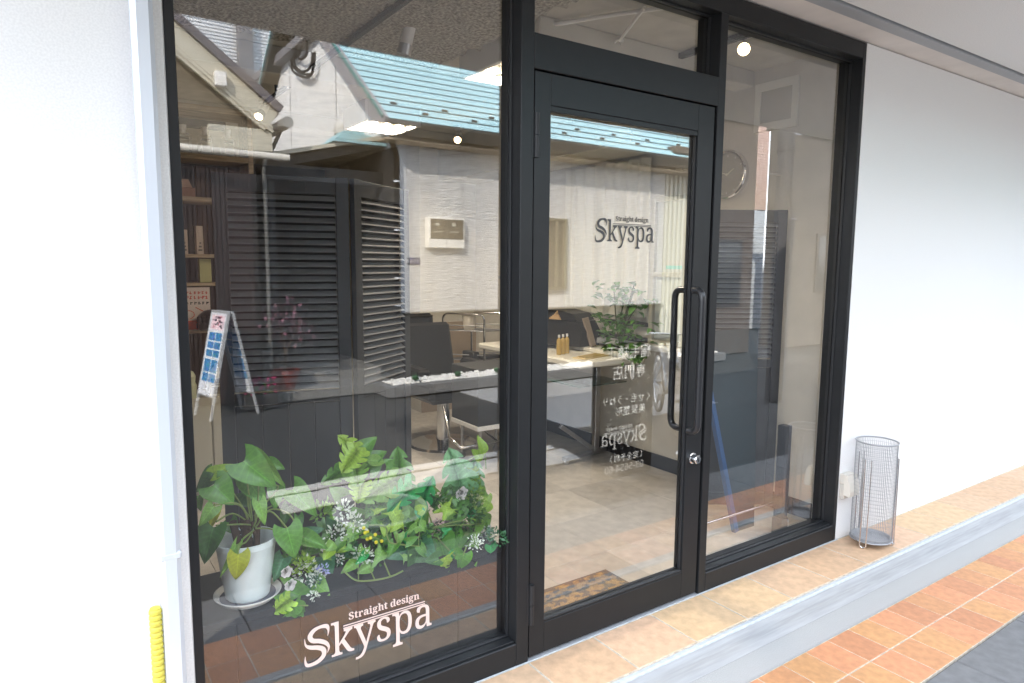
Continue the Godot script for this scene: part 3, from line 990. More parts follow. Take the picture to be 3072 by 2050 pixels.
	img.fill(Color(0.93, 0.86, 0.82))
	var r2 := RandomNumberGenerator.new()
	r2.seed = 5
	for row in [[12, 0.8, 0.35, 0.3, 9], [26, 0.8, 0.3, 0.25, 10], [44, 0.15, 0.1, 0.1, 8]]:
		var x := 6
		while x < 120:
			for j in 3:
				img.fill_rect(Rect2i(x + r2.randi_range(0, 4), row[0] + r2.randi_range(0, row[4] - 3), r2.randi_range(2, 6), 2), Color(row[1], row[2], row[3]))
			img.fill_rect(Rect2i(x + 2, row[0], 2, row[4]), Color(row[1], row[2], row[3]))
			x += 10
	img.fill_rect(Rect2i(0, 100, 128, 28), Color(0.92, 0.35, 0.16))
	for k in 60:
		var a := k * 0.105
		img.fill_rect(Rect2i(int(34 + 18 * cos(a)), int(78 + 17 * sin(a)), 2, 2), Color(0.85, 0.4, 0.3))
		img.fill_rect(Rect2i(int(70 + 16 * cos(a)), int(82 + 13 * sin(a)), 2, 2), Color(0.85, 0.4, 0.3))
		img.fill_rect(Rect2i(90 + k / 2, 60 + k / 3, 2, 2), Color(0.8, 0.4, 0.3))
	var pm := mat(1, 1, 1, 0.6)
	pm.albedo_texture = ImageTexture.create_from_image(img)
	obj("print", st2, pm, po)
	# dark lump in front of the poster, small table items on the cabinet
	st2 = nst()
	ball(st2, Vector3(0, 0.06, 0), Vector3(0.09, 0.07, 0.06), 12)
	bb(st2, -0.085, 0.085, 0.0, 0.05, -0.05, 0.05, 0.012)
	for k in 5:
		bar(st2, Vector3(-0.07 + 0.03 * k, 0.05, 0.03), Vector3(-0.085 + 0.03 * k, 0.09, 0.05), 0.02, 0.02, 0.003)
	var bag := obj("black_pouch", st2, M.leather)
	bag.position = Vector3(0.82, 1.1125, -2.55)
	tag(bag, "small crumpled black pouch in front of the poster", "pouch")

func st_jars(z1: float) -> void:
	var st := nst()
	lathe(st, [Vector2(0, 0), Vector2(0.035, 0), Vector2(0.038, 0.08), Vector2(0.03, 0.1), Vector2(0.034, 0.14), Vector2(0.02, 0.17), Vector2(0, 0.18)], 18)
	var o := obj("jar", st, mat(0.60, 0.62, 0.42, 0.3))
	o.position = Vector3(0.70, 0.6655, z1 - 0.1)
	tag(o, "pale green lidded jar on the white cabinet", "jar")
	var l := thing("lantern", "small white house shaped lantern on the white cabinet", "lantern", Vector3(0.86, 0.6655, z1 - 0.12))
	st = nst()
	for sx in [-1, 1]:
		for sz in [-1, 1]:
			bb(st, sx * 0.045 - 0.006, sx * 0.045 + 0.006, 0.014, 0.12, sz * 0.045 - 0.006, sz * 0.045 + 0.006)
	bb(st, -0.06, 0.06, 0.0, 0.0135, -0.06, 0.06, 0.002)
	bb(st, -0.055, 0.055, 0.06, 0.07, -0.05, -0.04)
	bb(st, -0.055, 0.055, 0.06, 0.07, 0.04, 0.05)
	obj("frame", st, M.cream, l)
	st = nst()
	lathe(st, [Vector2(0.095, 0.1205), Vector2(0.06, 0.155), Vector2(0.012, 0.19), Vector2(0.012, 0.21), Vector2(0, 0.212)], 4, Transform3D(Basis(Vector3.UP, PI / 4), Vector3.ZERO))
	obj("roof", st, M.cream, l)

func interior_back() -> void:
	var st := nst()
	# chrome trolley
	var t := thing("trolley", "chrome wire trolley with two hooped ends before the back wall", "trolley", Vector3(3.28, 0, -3.55))
	for x in [-0.19, 0.13]:
		st = nst()
		var pts := [Vector3(x, 0.08, -0.17)]
		pts += arc(Vector3(x, 1.0, -0.17), Vector3(x, 1.06, -0.17), Vector3(x + 0.04, 1.06, -0.13))
		pts += arc(Vector3(x + 0.22, 1.06, 0.10), Vector3(x + 0.27, 1.06, 0.15), Vector3(x + 0.27, 1.0, 0.15))
		pts.append(Vector3(x + 0.27, 0.08, 0.15))
		tube(st, pts, 0.011, 8)
		obj("hoop", st, M.chrome, t)
	for y in [0.90, 0.62, 0.25]:
		st = nst()
		for k in 12:
			var f := k / 11.0
			tube(st, [Vector3(-0.19 + 0.27 * f, y, -0.17 + 0.32 * f), Vector3(0.13 + 0.27 * f, y, -0.17 + 0.32 * f)], 0.0035, 5)
		for k in 2:
			tube(st, [Vector3(-0.19 + 0.32 * k, y, -0.17), Vector3(0.08 + 0.32 * k, y, 0.15)], 0.006, 6)
			tube(st, [Vector3(-0.19 + 0.32 * k, y + 0.05, -0.17), Vector3(0.08 + 0.32 * k, y + 0.05, 0.15)], 0.005, 6)
		obj("wire_shelf", st, M.steel, t)
	for q in [[-0.19, -0.17], [0.13, -0.17], [0.08, 0.15], [0.40, 0.15]]:
		st = nst()
		lathe(st, [Vector2(0, -0.012), Vector2(0.032, -0.012), Vector2(0.036, 0), Vector2(0.032, 0.012), Vector2(0, 0.012)], 14, Transform3D(Basis(Vector3.RIGHT, PI / 2), Vector3(q[0], 0.037, q[1])))
		obj("castor", st, M.rubber, t)
	st = nst()
	bb(st, -0.02, 0.06, 0.625, 0.70, -0.1, 0.1, 0.01)
	bb(st, 0.08, 0.30, 0.625, 0.66, -0.02, 0.1, 0.01)
	var tw := obj("black_towels", st, M.leather)
	tw.position = Vector3(3.28, 0.0, -3.55)
	tag(tw, "folded black towels on the middle shelf of the chrome trolley", "towels")
	st = nst()
	lathe(st, [Vector2(0, 0), Vector2(0.05, 0), Vector2(0.075, 0.15), Vector2(0.072, 0.15), Vector2(0.048, 0.006)], 20)
	var cup := obj("white_beaker", st, mat(0.7, 0.64, 0.54, 0.4))
	cup.position = Vector3(3.30, 0.906, -3.58)
	tag(cup, "pale plastic beaker on the top shelf of the chrome trolley", "beaker")
	# pole stand
	var s2 := thing("pole_stand", "thin black stand with a small grey head beside the trolley", "stand", Vector3(3.52, 0, -3.22))
	st = nst()
	tube(st, [Vector3(0, 0.06, 0), Vector3(0, 1.05, 0)], 0.014, 10)
	obj("lower_pole", st, M.blackin, s2)
	st = nst()
	tube(st, [Vector3(0, 1.05, 0), Vector3(0.005, 1.40, 0)], 0.009, 8)
	obj("upper_pole", st, M.steel, s2)
	st = nst()
	bb(st, -0.11, 0.02, 1.40, 1.428, -0.02, 0.02, 0.004)
	obj("head", st, M.grey, s2)
	st = nst()
	bb(st, -0.022, 0.022, 0.98, 1.06, -0.022, 0.022, 0.004)
	obj("clamp", st, M.rubber, s2)
	st = nst()
	for k in 5:
		var a := TAU * k / 5
		bar(st, Vector3(0, 0.07, 0), Vector3(0.24 * cos(a), 0.04, 0.24 * sin(a)), 0.025, 0.02, 0.003)
	obj("base", st, M.rubber, s2)
	# salon chair
	var c := thing("salon_chair", "black leather salon chair with armrests and headrest behind the screen", "chair", Vector3(2.75, 0, -3.0))
	st = nst()
	box(st, Vector3(-0.05, 0.50, 0.05), Vector3(0.56, 0.17, 0.54), 0.05)
	obj("seat", st, M.leather, c)
	st = nst()
	box(st, Vector3.ZERO, Vector3(0.54, 0.50, 0.13), 0.05, Transform3D(Basis(Vector3.RIGHT, -0.25), Vector3(-0.10, 0.77, -0.27)))
	obj("backrest", st, M.leather, c)
	for x in [-0.36, 0.27]:
		st = nst()
		box(st, Vector3(x, 0.66, 0.04), Vector3(0.11, 0.09, 0.46), 0.035)
		bar(st, Vector3(x, 0.62, -0.1), Vector3(x, 0.42, -0.1), 0.05, 0.1, 0.01)
		obj("armrest", st, M.leather, c)
	st = nst()
	box(st, Vector3.ZERO, Vector3(0.235, 0.20, 0.05), 0.012, Transform3D(Basis(Vector3.RIGHT, -0.25), Vector3(-0.10, 1.0, -0.34)))
	obj("headrest", st, M.leather, c)
	st = nst()
	for s in [[-0.115, 0.115, 1.065, 1.085], [-0.115, 0.115, 0.895, 0.91], [-0.115, -0.098, 0.91, 1.065], [0.098, 0.115, 0.91, 1.065]]:
		bb(st, -0.10 + s[0], -0.10 + s[1], s[2], s[3], -0.325, -0.30, 0.004)
	obj("headrest_frame", st, M.rubber, c)
	st = nst()
	lathe(st, [Vector2(0, 0.0), Vector2(0.29, 0.0), Vector2(0.28, 0.02), Vector2(0.06, 0.05), Vector2(0.05, 0.42), Vector2(0, 0.42)], 28, at3(Vector3(-0.05, 0, 0.0)))
	obj("pedestal", st, M.chrome, c)
	st = nst()
	var fr := [Vector3(-0.20, 0.40, 0.28), Vector3(-0.22, 0.17, 0.42), Vector3(-0.22, 0.13, 0.60), Vector3(0.12, 0.13, 0.60), Vector3(0.12, 0.17, 0.42), Vector3(0.10, 0.40, 0.28)]
	tube(st, fr, 0.012, 8)
	obj("footrest", st, M.chrome, c)
	# dark rolling cabinet
	var rc := thing("rolling_cabinet", "dark grey rolling cabinet with pale underside beside the counter", "cabinet", Vector3(2.56, 0, -2.2))
	st = nst()
	bb(st, 0, 0.44, 0.33, 0.76, -0.4, 0, 0.004)
	obj("body", st, M.screen, rc)
	st = nst()
	bb(st, -0.004, 0.444, 0.295, 0.3295, -0.404, 0.004, 0.003)
	obj("base_board", st, M.whitep, rc)
	st = nst()
	for x in [0.06, 0.38]:
		for z in [-0.34, -0.06]:
			tube(st, [Vector3(x, 0.04, z), Vector3(x, 0.296, z)], 0.012, 8)
			lathe(st, [Vector2(0, -0.01), Vector2(0.028, -0.01), Vector2(0.028, 0.01), Vector2(0, 0.01)], 12, Transform3D(Basis(Vector3.RIGHT, PI / 2), Vector3(x, 0.029, z)))
	obj("castor_legs", st, M.steel, rc)

func interior_right() -> void:
	# counter
	var t := thing("counter_table", "cream topped counter table on metal legs by the side wall", "table", Vector3(3.38, 0, -2.3))
	var st := nst()
	bb(st, -0.32, 0.33, 0.80, 0.85, -0.72, 0.66, 0.012)
	obj("tabletop", st, mat(0.80, 0.77, 0.68, 0.3), t)
	st = nst()
	bb(st, 0.10, 0.33, 0.851, 0.885, -0.72, 0.60, 0.006)
	obj("raised_ledge", st, mat(0.80, 0.77, 0.68, 0.3), t)
	for z in [-0.60, 0.30]:
		st = nst()
		bb(st, 0.14, 0.19, 0.05, 0.799, z - 0.02, z + 0.02, 0.003)
		obj("leg", st, M.steel, t)
		st = nst()
		bar(st, Vector3(-0.20, 0.05, z + 0.05), Vector3(0.30, 0.035, z - 0.04), 0.045, 0.03, 0.004)
		bar(st, Vector3(-0.20, 0.30, z), Vector3(0.15, 0.06, z), 0.03, 0.03, 0.004)
		obj("foot", st, M.steel, t)
		st = nst()
		lathe(st, [Vector2(0, -0.012), Vector2(0.024, -0.012), Vector2(0.026, 0), Vector2(0.024, 0.012), Vector2(0, 0.012)], 14, Transform3D(Basis(Vector3.RIGHT, PI / 2), Vector3(-0.17, 0.027, z + 0.04)))
		obj("castor", st, M.whitep, t)
	st = nst()
	bb(st, -0.29, 0.18, 0.655, 0.663, -0.55, 0.62, 0.001)
	var gm := mat(0.05, 0.16, 0.14, 0.05)
	gm.transparency = BaseMaterial3D.TRANSPARENCY_ALPHA
	gm.albedo_color.a = 0.45
	obj("glass_shelf", st, gm, t)
	st = nst()
	for z in [-0.4, 0.4]:
		bb(st, 0.10, 0.141, 0.645, 0.654, z - 0.02, z + 0.02)
	obj("shelf_bracket", st, M.steel, t)
	var names := ["gold tinted bottle on the counter, leftmost of the row", "gold tinted bottle on the counter, middle of the row", "gold tinted bottle on the counter, nearest the black case"]
	for k in 3:
		var b := thing("bottle", names[k], "bottle", Vector3(3.17 + 0.055 * k, 0.8505, -2.02 - 0.02 * k), 0.0, "small bottles with white caps on the counter")
		bottle(b, Vector3.ZERO, 0.019, 0.155, M.amber, M.whitep)
	var tr := thing("tool_tray", "gold coloured tray of combs at the counter's near end", "tray", Vector3(3.30, 0.8505, -1.80), 0.25)
	st = nst()
	bb(st, -0.15, 0.15, 0, 0.008, -0.06, 0.06, 0.002)
	obj("tray", st, mat(0.66, 0.52, 0.27, 0.4), tr)
	st = nst()
	for k in 3:
		bar(st, Vector3(-0.12, 0.013, -0.03 + 0.03 * k), Vector3(0.12, 0.013, -0.035 + 0.035 * k), 0.014, 0.006)
	obj("comb", st, mat(0.6, 0.46, 0.2, 0.4), tr)
	st = nst()
	tube(st, smooth([Vector3(0, 0.0, 0), Vector3(0.03, -0.06, 0.03), Vector3(0.02, -0.16, 0.04), Vector3(-0.01, -0.06, 0.035)], 5), 0.012, 8)
	bb(st, -0.04, 0.05, -0.02, 0.03, -0.02, 0.04, 0.008)
	var clip := obj("white_clamp", st, M.whitep)
	clip.position = Vector3(3.50, 0.86, -1.62)
	tag(clip, "white clamp hooked on the end of the counter", "clamp")
	# black case with gold emblem and lid
	var bc := thing("black_case", "bulky black case with gold lid edge on the counter", "case", Vector3(3.45, 0.8855, -2.36))
	st = nst()
	prism(st, PackedVector2Array([Vector2(-0.30, 0), Vector2(0.26, 0), Vector2(0.27, 0.12), Vector2(0.22, 0.20), Vector2(-0.26, 0.20), Vector2(-0.32, 0.12)]), 0.26, Transform3D(Basis(Vector3.UP, -PI / 2 + 0.25), Vector3(0.04, 0, 0)))
	obj("body", st, M.leather, bc)
	st = nst()
	prism(st, PackedVector2Array([Vector2(-0.26, 0.205), Vector2(0.22, 0.205), Vector2(0.17, 0.26), Vector2(0.02, 0.285), Vector2(-0.16, 0.275), Vector2(-0.24, 0.24)]), 0.24, Transform3D(Basis(Vector3.UP, -PI / 2 + 0.25), Vector3(0.04, 0, 0)))
	obj("lid", st, M.leather, bc)
	st = nst()
	for k in 6:
		bar(st, Vector3(-0.115, 0.215 + 0.012 * k, 0.0 + 0.02 * k), Vector3(-0.09, 0.215 + 0.012 * k, 0.12 - 0.01 * k), 0.011, 0.012, 0.003)
	obj("lid_trim", st, mat(0.55, 0.36, 0.18, 0.4), bc)
	st = nst()
	tube(st, smooth([Vector3(0.0, 0.13, 0.19), Vector3(0.03, 0.15, 0.195), Vector3(0.05, 0.12, 0.2), Vector3(0.02, 0.09, 0.195), Vector3(0.05, 0.06, 0.2), Vector3(0.07, 0.08, 0.2)], 4), 0.004, 5)
	obj("emblem", st, M.gold, bc)
	st = nst()
	bar(st, Vector3(0.10, 0.0, 0.30), Vector3(0.06, 0.23, 0.24), 0.022, 0.06, 0.004)
	obj("prop_board", st, mat(0.30, 0.23, 0.17, 0.5), bc)
	# window in the side wall with pleated curtain
	var w := thing("side_window", "aluminium framed frosted window low on the inner side wall", "window", Vector3(3.744, 0.95, -1.27))
	for q in [[0.0, 1.08, -0.03, 0.0], [0.0, 1.08, -0.34, -0.30], [0.0, 0.035, -0.30, -0.03], [1.045, 1.08, -0.30, -0.03], [0.50, 0.535, -0.30, -0.03]]:
		st = nst()
		bb(st, -0.05, 0.0, q[0], q[1], q[2], q[3], 0.003)
		obj("frame", st, mat(0.42, 0.40, 0.32, 0.4), w)
	for q in [[0.036, 0.499], [0.536, 1.044]]:
		st = nst()
		bb(st, -0.02, -0.004, q[0], q[1], -0.30, -0.03)
		obj("pane", st, mat(0.50, 0.53, 0.48, 0.15), w)
	st = nst()
	bb(st, -0.024, -0.021, 0.56, 0.585, -0.2, -0.035)
	obj("sticker", st, mat(0.16, 0.55, 0.48, 0.4), w)
	st = nst()
	bb(st, -0.10, 0.0, -0.045, -0.002, -0.92, 0.03, 0.004)
	obj("sill", st, M.whitep, w)
	st = nst()
	bb(st, -0.03, 0.0, -0.001, 0.035, -0.9, -0.345)
	bb(st, -0.03, 0.0, 0.12, 0.15, -0.9, -0.345)
	obj("lower_bar", st, M.dark, w)
	st = nst()
	var pl := []
	for k in 57:
		pl.append(Vector2(3.705 + 0.022 * sin(k * 0.9), -1.63 - 0.018 * k))
	for k in 56:
		var a: Vector2 = pl[k]
		var b: Vector2 = pl[k + 1]
		var n := Vector3(-(a.y - b.y), 0, (a.x - b.x)).normalized()
		if n.x > 0:
			n = -n
		quad(st, Vector3(a.x, 1.14, a.y), Vector3(b.x, 1.14, b.y), Vector3(b.x, 2.33, b.y), Vector3(a.x, 2.33, a.y), n)
	tag(obj("curtain", st, mat(0.62, 0.60, 0.51, 0.9, {"back": 0.3, "both": 1})), "pale pleated curtain hanging on the inner side wall above the counter", "curtain")
	# clock
	var ck := thing("wall_clock", "round chrome rimmed wall clock on the side wall", "clock", Vector3(3.744, 2.133, -0.965))
	var cb := Transform3D(Basis(Vector3(0, 0, 1), PI / 2), Vector3.ZERO)
	st = nst()
	lathe(st, [Vector2(0.156, 0.0), Vector2(0.160, 0.02), Vector2(0.158, 0.034), Vector2(0.150, 0.042), Vector2(0.140, 0.040), Vector2(0.133, 0.02)], 40, cb)
	obj("rim", st, M.chrome, ck)
	st = nst()
	disc(st, Vector3(-0.018, 0, 0), 0.136, Vector3(-1, 0, 0), 36)
	obj("face", st, mat(0.30, 0.29, 0.24, 0.12), ck)
	st = nst()
	bar(st, Vector3(-0.022, 0, 0), Vector3(-0.022, 0.035, 0.055), 0.004, 0.007)
	bar(st, Vector3(-0.024, 0, 0), Vector3(-0.024, 0.03, -0.09), 0.003, 0.005)
	disc(st, Vector3(-0.026, 0, 0), 0.008, Vector3(-1, 0, 0), 12)
	obj("hands", st, mat(0.6, 0.56, 0.40, 0.3), ck)
	st = nst()
	for k in 12:
		var a := TAU * k / 12
		bar(st, Vector3(-0.0195, 0.112 * cos(a), 0.112 * sin(a)), Vector3(-0.0195, 0.124 * cos(a), 0.124 * sin(a)), 0.003, 0.004)
	obj("hour_marks", st, mat(0.5, 0.48, 0.4, 0.4), ck)
	# vent frame high on the side wall
	var vf := thing("wall_vent", "square white framed vent opening high on the side wall", "vent", Vector3(3.744, 2.37, -0.48))
	st = nst()
	for s in [[0.0, 0.05, -0.3, 0.0], [0.245, 0.295, -0.3, 0.0], [0.05, 0.245, -0.04, 0.0], [0.05, 0.245, -0.3, -0.26]]:
		bb(st, -0.018, 0.0, s[0], s[1], s[2], s[3], 0.002)
	obj("frame", st, mat(0.74, 0.72, 0.64, 0.5), vf)
	st = nst()
	bb(st, -0.006, -0.001, 0.05, 0.245, -0.26, -0.04)
	obj("panel", st, mat(0.45, 0.42, 0.36, 0.7), vf)
	# leaning board and stool in the right window
	var bd := thing("leaning_board", "dark teal board with blue edge leaning behind the right window", "board", Vector3.ZERO)
	var tf := Transform3D(Basis(Vector3.RIGHT, Vector3(0, cos(0.10), -sin(0.10)), Vector3(0, sin(0.10), cos(0.10))), Vector3(0, 0.02, -0.36))
	st = nst()
	prism(st, PackedVector2Array([Vector2(3.18, 0.0), Vector2(3.33, 0.0), Vector2(3.44, 1.16), Vector2(2.93, 1.16)]), 0.02, tf)
	obj("panel", st, mat(0.014, 0.029, 0.036, 0.6), bd)
	st = nst()
	var e0 := tf * Vector3(3.165, 0.0, 0.005)
	var e1 := tf * Vector3(2.915, 1.16, 0.005)
	bar(st, e0, e1, 0.03, 0.034, 0.003)
	obj("edge_trim", st, mat(0.022, 0.075, 0.19, 0.5), bd)
	var pt := thing("garment_rail", "low black rail on square posts with a chrome crossbar behind the right window", "rail", Vector3(3.40, 0, -0.23))
	st = nst()
	bb(st, -0.028, 0.028, 0.10, 0.64, -0.028, 0.028, 0.003)
	obj("shaft", st, M.blackin, pt)
	st = nst()
	bb(st, -0.728, -0.672, 0.0, 0.64, -0.028, 0.028, 0.003)
	obj("far_post", st, M.blackin, pt)
	st = nst()
	tube(st, [Vector3(-0.68, 0.20, 0), Vector3(-0.028, 0.20, 0)], 0.007, 8)
	obj("crossbar", st, M.chrome, pt)
	st = nst()
	bb(st, -0.032, 0.032, 0.0, 0.0995, -0.032, 0.032, 0.003)
	obj("foot", st, mat(0.16, 0.15, 0.14, 0.8, {"tex": "grain", "scale": Vector3(8, 8, 8)}), pt)
	st = nst()
	bb(st, 0.0285, 0.04, 0.33, 0.40, -0.012, 0.012, 0.002)
	obj("catch", st, M.rubber, pt)
	# indoor plant by the side window
	var ip := thing("indoor_plant", "leafy green plant in a basket hung on the inner side wall behind the door", "potted plant", Vector3(3.62, 0.12, -1.80))
	st = nst()
	lathe(st, [Vector2(0, 0.66), Vector2(0.07, 0.67), Vector2(0.105, 0.78), Vector2(0.095, 0.78), Vector2(0.08, 0.74), Vector2(0, 0.74)], 20)
	obj("basket", st, mat(0.06, 0.09, 0.04, 0.5), ip)
	var lm := leaf_mesh("oval", 1)
	var many := nst()
	for k in 210:
		var a := rng.randf() * TAU
		var hgt := rng.randf_range(0.66, 1.26)
		var rr := rng.randf_range(0.02, 0.27) * (1.15 - absf(hgt - 0.98))
		var sc := rng.randf_range(0.05, 0.09)
		var bs := Basis(Vector3.UP, a) * Basis(Vector3.RIGHT, rng.randf_range(-1.9, -0.6)) * Basis(Vector3(0, 0, 1), rng.randf_range(-0.5, 0.5))
		many.append_from(lm, 0, Transform3D(bs * Basis.from_scale(Vector3(sc * 0.6, sc, sc)), Vector3(rr * cos(a) * 0.6 - 0.06, hgt, rr * sin(a) * 1.3 + 0.05)))
	var lv := obj("leaves", many, leaf_mats()[1], ip)
	lv.set_meta("kind", "stuff")
	st = nst()
	for k in 5:
		tube(st, smooth([Vector3(0, 0.7, 0), Vector3(rng.randf_range(-0.06, 0.02), 0.95, rng.randf_range(-0.08, 0.08)), Vector3(rng.randf_range(-0.12, 0.02), rng.randf_range(1.1, 1.3), rng.randf_range(-0.16, 0.2))], 4), 0.005, 5)
	obj("stem", st, mat(0.09, 0.10, 0.04, 0.7), ip)

# ---------------------------------------------------------------- window display
func leaf_mats() -> Array:
	if M.has("leafs"):
		return M.leafs
	var img := Image.create(128, 128, false, Image.FORMAT_RGB8)
	var fn := FastNoiseLite.new()
	fn.frequency = 0.04
	for y in 128:
		for x in 128:
			var u := absf(x / 63.5 - 1.0)
			var v := y / 127.0
			var k := 0.80 + 0.10 * fn.get_noise_2d(x, y)
			k += 0.20 * exp(-u * u * 700.0)
			var ph := fposmod((v * 1.0 - u * 0.28) * 7.0, 1.0)
			k += 0.10 * exp(-pow((ph - 0.5) * 9.0, 2.0)) * (1.0 - 0.5 * u)
			img.set_pixel(x, y, Color(minf(k * 1.02, 1.0), minf(k, 1.0), minf(k * 0.95, 1.0)))
	var t := ImageTexture.create_from_image(img)
	M.leafs = []
	for c in [[0.055, 0.18, 0.035, 0.33], [0.12, 0.35, 0.05, 0.33], [0.36, 0.62, 0.06, 0.4], [0.28, 0.64, 0.32, 0.4], [0.48, 0.56, 0.03, 0.42], [0.03, 0.44, 0.11, 0.34], [0.07, 0.25, 0.12, 0.38], [0.22, 0.48, 0.08, 0.36]]:
		var m := mat(c[0], c[1], c[2], c[3], {"back": 0.35, "both": 1})
		m.albedo_texture = t
		m.uv1_triplanar = false
		M.leafs.append(m)
	return M.leafs

# unit leaf: base at the origin, tip at +y 1, width 1, face towards +z
func leaf_point(kind: String, u: float, t: float, curl: float) -> Vector3:
	var w := 0.0
	var y := t
	if kind == "heart":
		w = 0.5 * pow(maxf(sin(PI * pow(t * 0.93 + 0.07, 0.52)), 0.0), 0.85)
		y -= 0.26 * pow(absf(u), 1.6) * (1.0 - t) * (1.0 - t)
	elif kind == "round":
		w = 0.5 * pow(maxf(sin(PI * pow(t * 0.92 + 0.08, 0.66)), 0.0), 0.62)
		y -= 0.24 * pow(absf(u), 1.5) * (1.0 - t) * (1.0 - t)
	elif kind == "oval":
		w = 0.5 * pow(maxf(sin(PI * pow(t, 0.8)), 0.0), 0.9)
	elif kind == "ivy":
		w = 0.5 * (0.98 - t) * (0.92 + 0.22 * cos(t * 15.0)) + 0.02 * (1.0 - t)
		y -= 0.22 * absf(u) * (1.0 - t)
	return Vector3(u * w, y, curl * (0.34 * absf(u) * w - 0.28 * t * t) + 0.02 * sin(9.0 * t + 3.0 * u))

func leaf_mesh(kind: String, variant: int) -> Mesh:
	var key := "leaf_%s_%d" % [kind, variant]
	if M.has(key):
		return M[key]
	var st := nst()
	st.set_smooth_group(0)
	var curl := 0.7 + 0.35 * variant
	var g := func(a: Vector3, ua: Vector2, b: Vector3, ub: Vector2, c: Vector3, uc: Vector2, d: Vector3, ud: Vector2) -> void:
		for q in [[a, ua], [b, ub], [c, uc], [a, ua], [c, uc], [d, ud]]:
			st.set_uv(q[1])
			st.add_vertex(q[0])
	if kind == "monstera":
		var fing := 4
		var pos := func(u: float, t: float) -> Vector3:
			return leaf_point("round", u, t, curl)
		for s in [-1, 1]:
			for k in fing * 4:      # the web beside the midrib
				var t0 := float(k) / (fing * 4)
				var t1 := float(k + 1) / (fing * 4)
				g.call(pos.call(0.0, t0), Vector2(0.5, t0), pos.call(0.0, t1), Vector2(0.5, t1), pos.call(s * 0.46, t1), Vector2(0.5 + s * 0.23, t1), pos.call(s * 0.46, t0), Vector2(0.5 + s * 0.23, t0))
			for k in fing:
				var c0 := float(k) / fing
				var c1 := float(k + 1) / fing
				var last := [c0, c1]
				for j in range(1, 6):
					var u0 := 0.46 + 0.54 * (j - 1) / 5.0
					var u1 := 0.46 + 0.54 * j / 5.0
					var cut := 0.05 + 0.05 * float(variant) + 0.03 * minf(j, 3)
					var nar := (1.0 - cut) * sqrt(1.0 - 0.72 * pow(j / 5.0, 4.0))
					var mid := (c0 + c1) / 2.0 - 0.008 * j
					var half := (c1 - c0) / 2.0 * nar
					var now := [maxf(mid - half, 0.0), minf(mid + half, 0.995)]
					g.call(pos.call(s * u0, last[0]), Vector2(0.5 + s * u0 / 2, last[0]), pos.call(s * u0, last[1]), Vector2(0.5 + s * u0 / 2, last[1]), pos.call(s * u1, now[1]), Vector2(0.5 + s * u1 / 2, now[1]), pos.call(s * u1, now[0]), Vector2(0.5 + s * u1 / 2, now[0]))
					last = now
	else:
		var nu := 6
		var nt := 9
		for i in nt:
			for j in nu:
				var t0 := float(i) / nt
				var t1 := float(i + 1) / nt
				var u0 := -1.0 + 2.0 * j / nu
				var u1 := -1.0 + 2.0 * (j + 1) / nu
				g.call(leaf_point(kind, u0, t0, curl), Vector2(0.5 + u0 / 2, t0), leaf_point(kind, u0, t1, curl), Vector2(0.5 + u0 / 2, t1), leaf_point(kind, u1, t1, curl), Vector2(0.5 + u1 / 2, t1), leaf_point(kind, u1, t0, curl), Vector2(0.5 + u1 / 2, t0))
	st.generate_normals()
	M[key] = st.commit()
	return M[key]

var plant: Node3D

# a leaf from its base to its tip, facing up and out of the window
func lf(bx: float, by: float, bz: float, tx: float, ty: float, tz: float, w: float, kind: String, col: int, roll := 0.0) -> void:
	var a := Vector3(bx, by, bz)
	var b := Vector3(tx, ty, tz)
	var y := b - a
	var l := y.length()
	y /= l
	var n := Vector3(-0.22, 0.42, 0.88).rotated(y, roll + rng.randf_range(-0.25, 0.25))
	n = (n - y * n.dot(y)).normalized()
	var o := put("leaf", leaf_mesh(kind, rng.randi_range(0, 2)), leaf_mats()[col], plant)
	o.transform = Transform3D(Basis(y.cross(n) * w, y * l, n * l), a)

func stalk(pts: Array, r: float, m: Material, called := "stem") -> void:
	var st := nst()
	tube(st, smooth(pts, 5), r, 6)
	obj(called, st, m, plant)

func sprig(c: Vector3, r: float, n: int, size: float, m: Material, kind := "oval") -> void:
	var st := nst()
	var lm := leaf_mesh(kind, 0)
	for k in n:
		var d := Vector3(rng.randf_range(-1, 1), rng.randf_range(-0.8, 1), rng.randf_range(-0.7, 1)).normalized()
		var p := c + d * r * pow(rng.randf(), 0.5)
		var up := (d + Vector3(0, 0.3, 0.4)).normalized()
		var x := up.cross(Vector3(rng.randf_range(-1, 1), rng.randf_range(-1, 1), 1)).normalized()
		var s := size * rng.randf_range(0.6, 1.3)
		st.append_from(lm, 0, Transform3D(Basis(x * s * 0.5, up * s, x.cross(up) * s), p))
	var o := obj("small_leaves", st, m, plant)
	o.set_meta("kind", "stuff")

func rose(c: Vector3, r: float, m: Material) -> void:
	var st := nst()
	for k in 13:
		var ring: int = 0 if k < 3 else 1 if k < 7 else 2
		var a: float = k * 2.4
		var rr: float = r * [0.25, 0.5, 0.78][ring]
		var h: float = r * [0.55, 0.42, 0.2][ring]
		var dir := Vector3(cos(a), sin(a), 0)
		var tan := Vector3(-sin(a), cos(a), 0)
		var p := []
		for i in 5:
			for j in 5:
				var u := -1.0 + i * 0.5
				var v := j / 4.0
				p.append(c + dir * (rr * (0.45 + 0.55 * v) - 0.25 * r * u * u * v) + tan * (u * r * 0.42 * (0.5 + 0.5 * sin(v * PI * 0.75 + 0.4))) + Vector3(0, 0, h * v + 0.1 * r * sin(3.0 * u + k)))
		for i in 4:
			for j in 4:
				var n: Vector3 = (dir * -0.4 + Vector3(0, 0, 1)).normalized()
				quad(st, p[i * 5 + j], p[i * 5 + j + 1], p[i * 5 + j + 6], p[i * 5 + j + 5], n)
	obj("flower", st, m, plant)

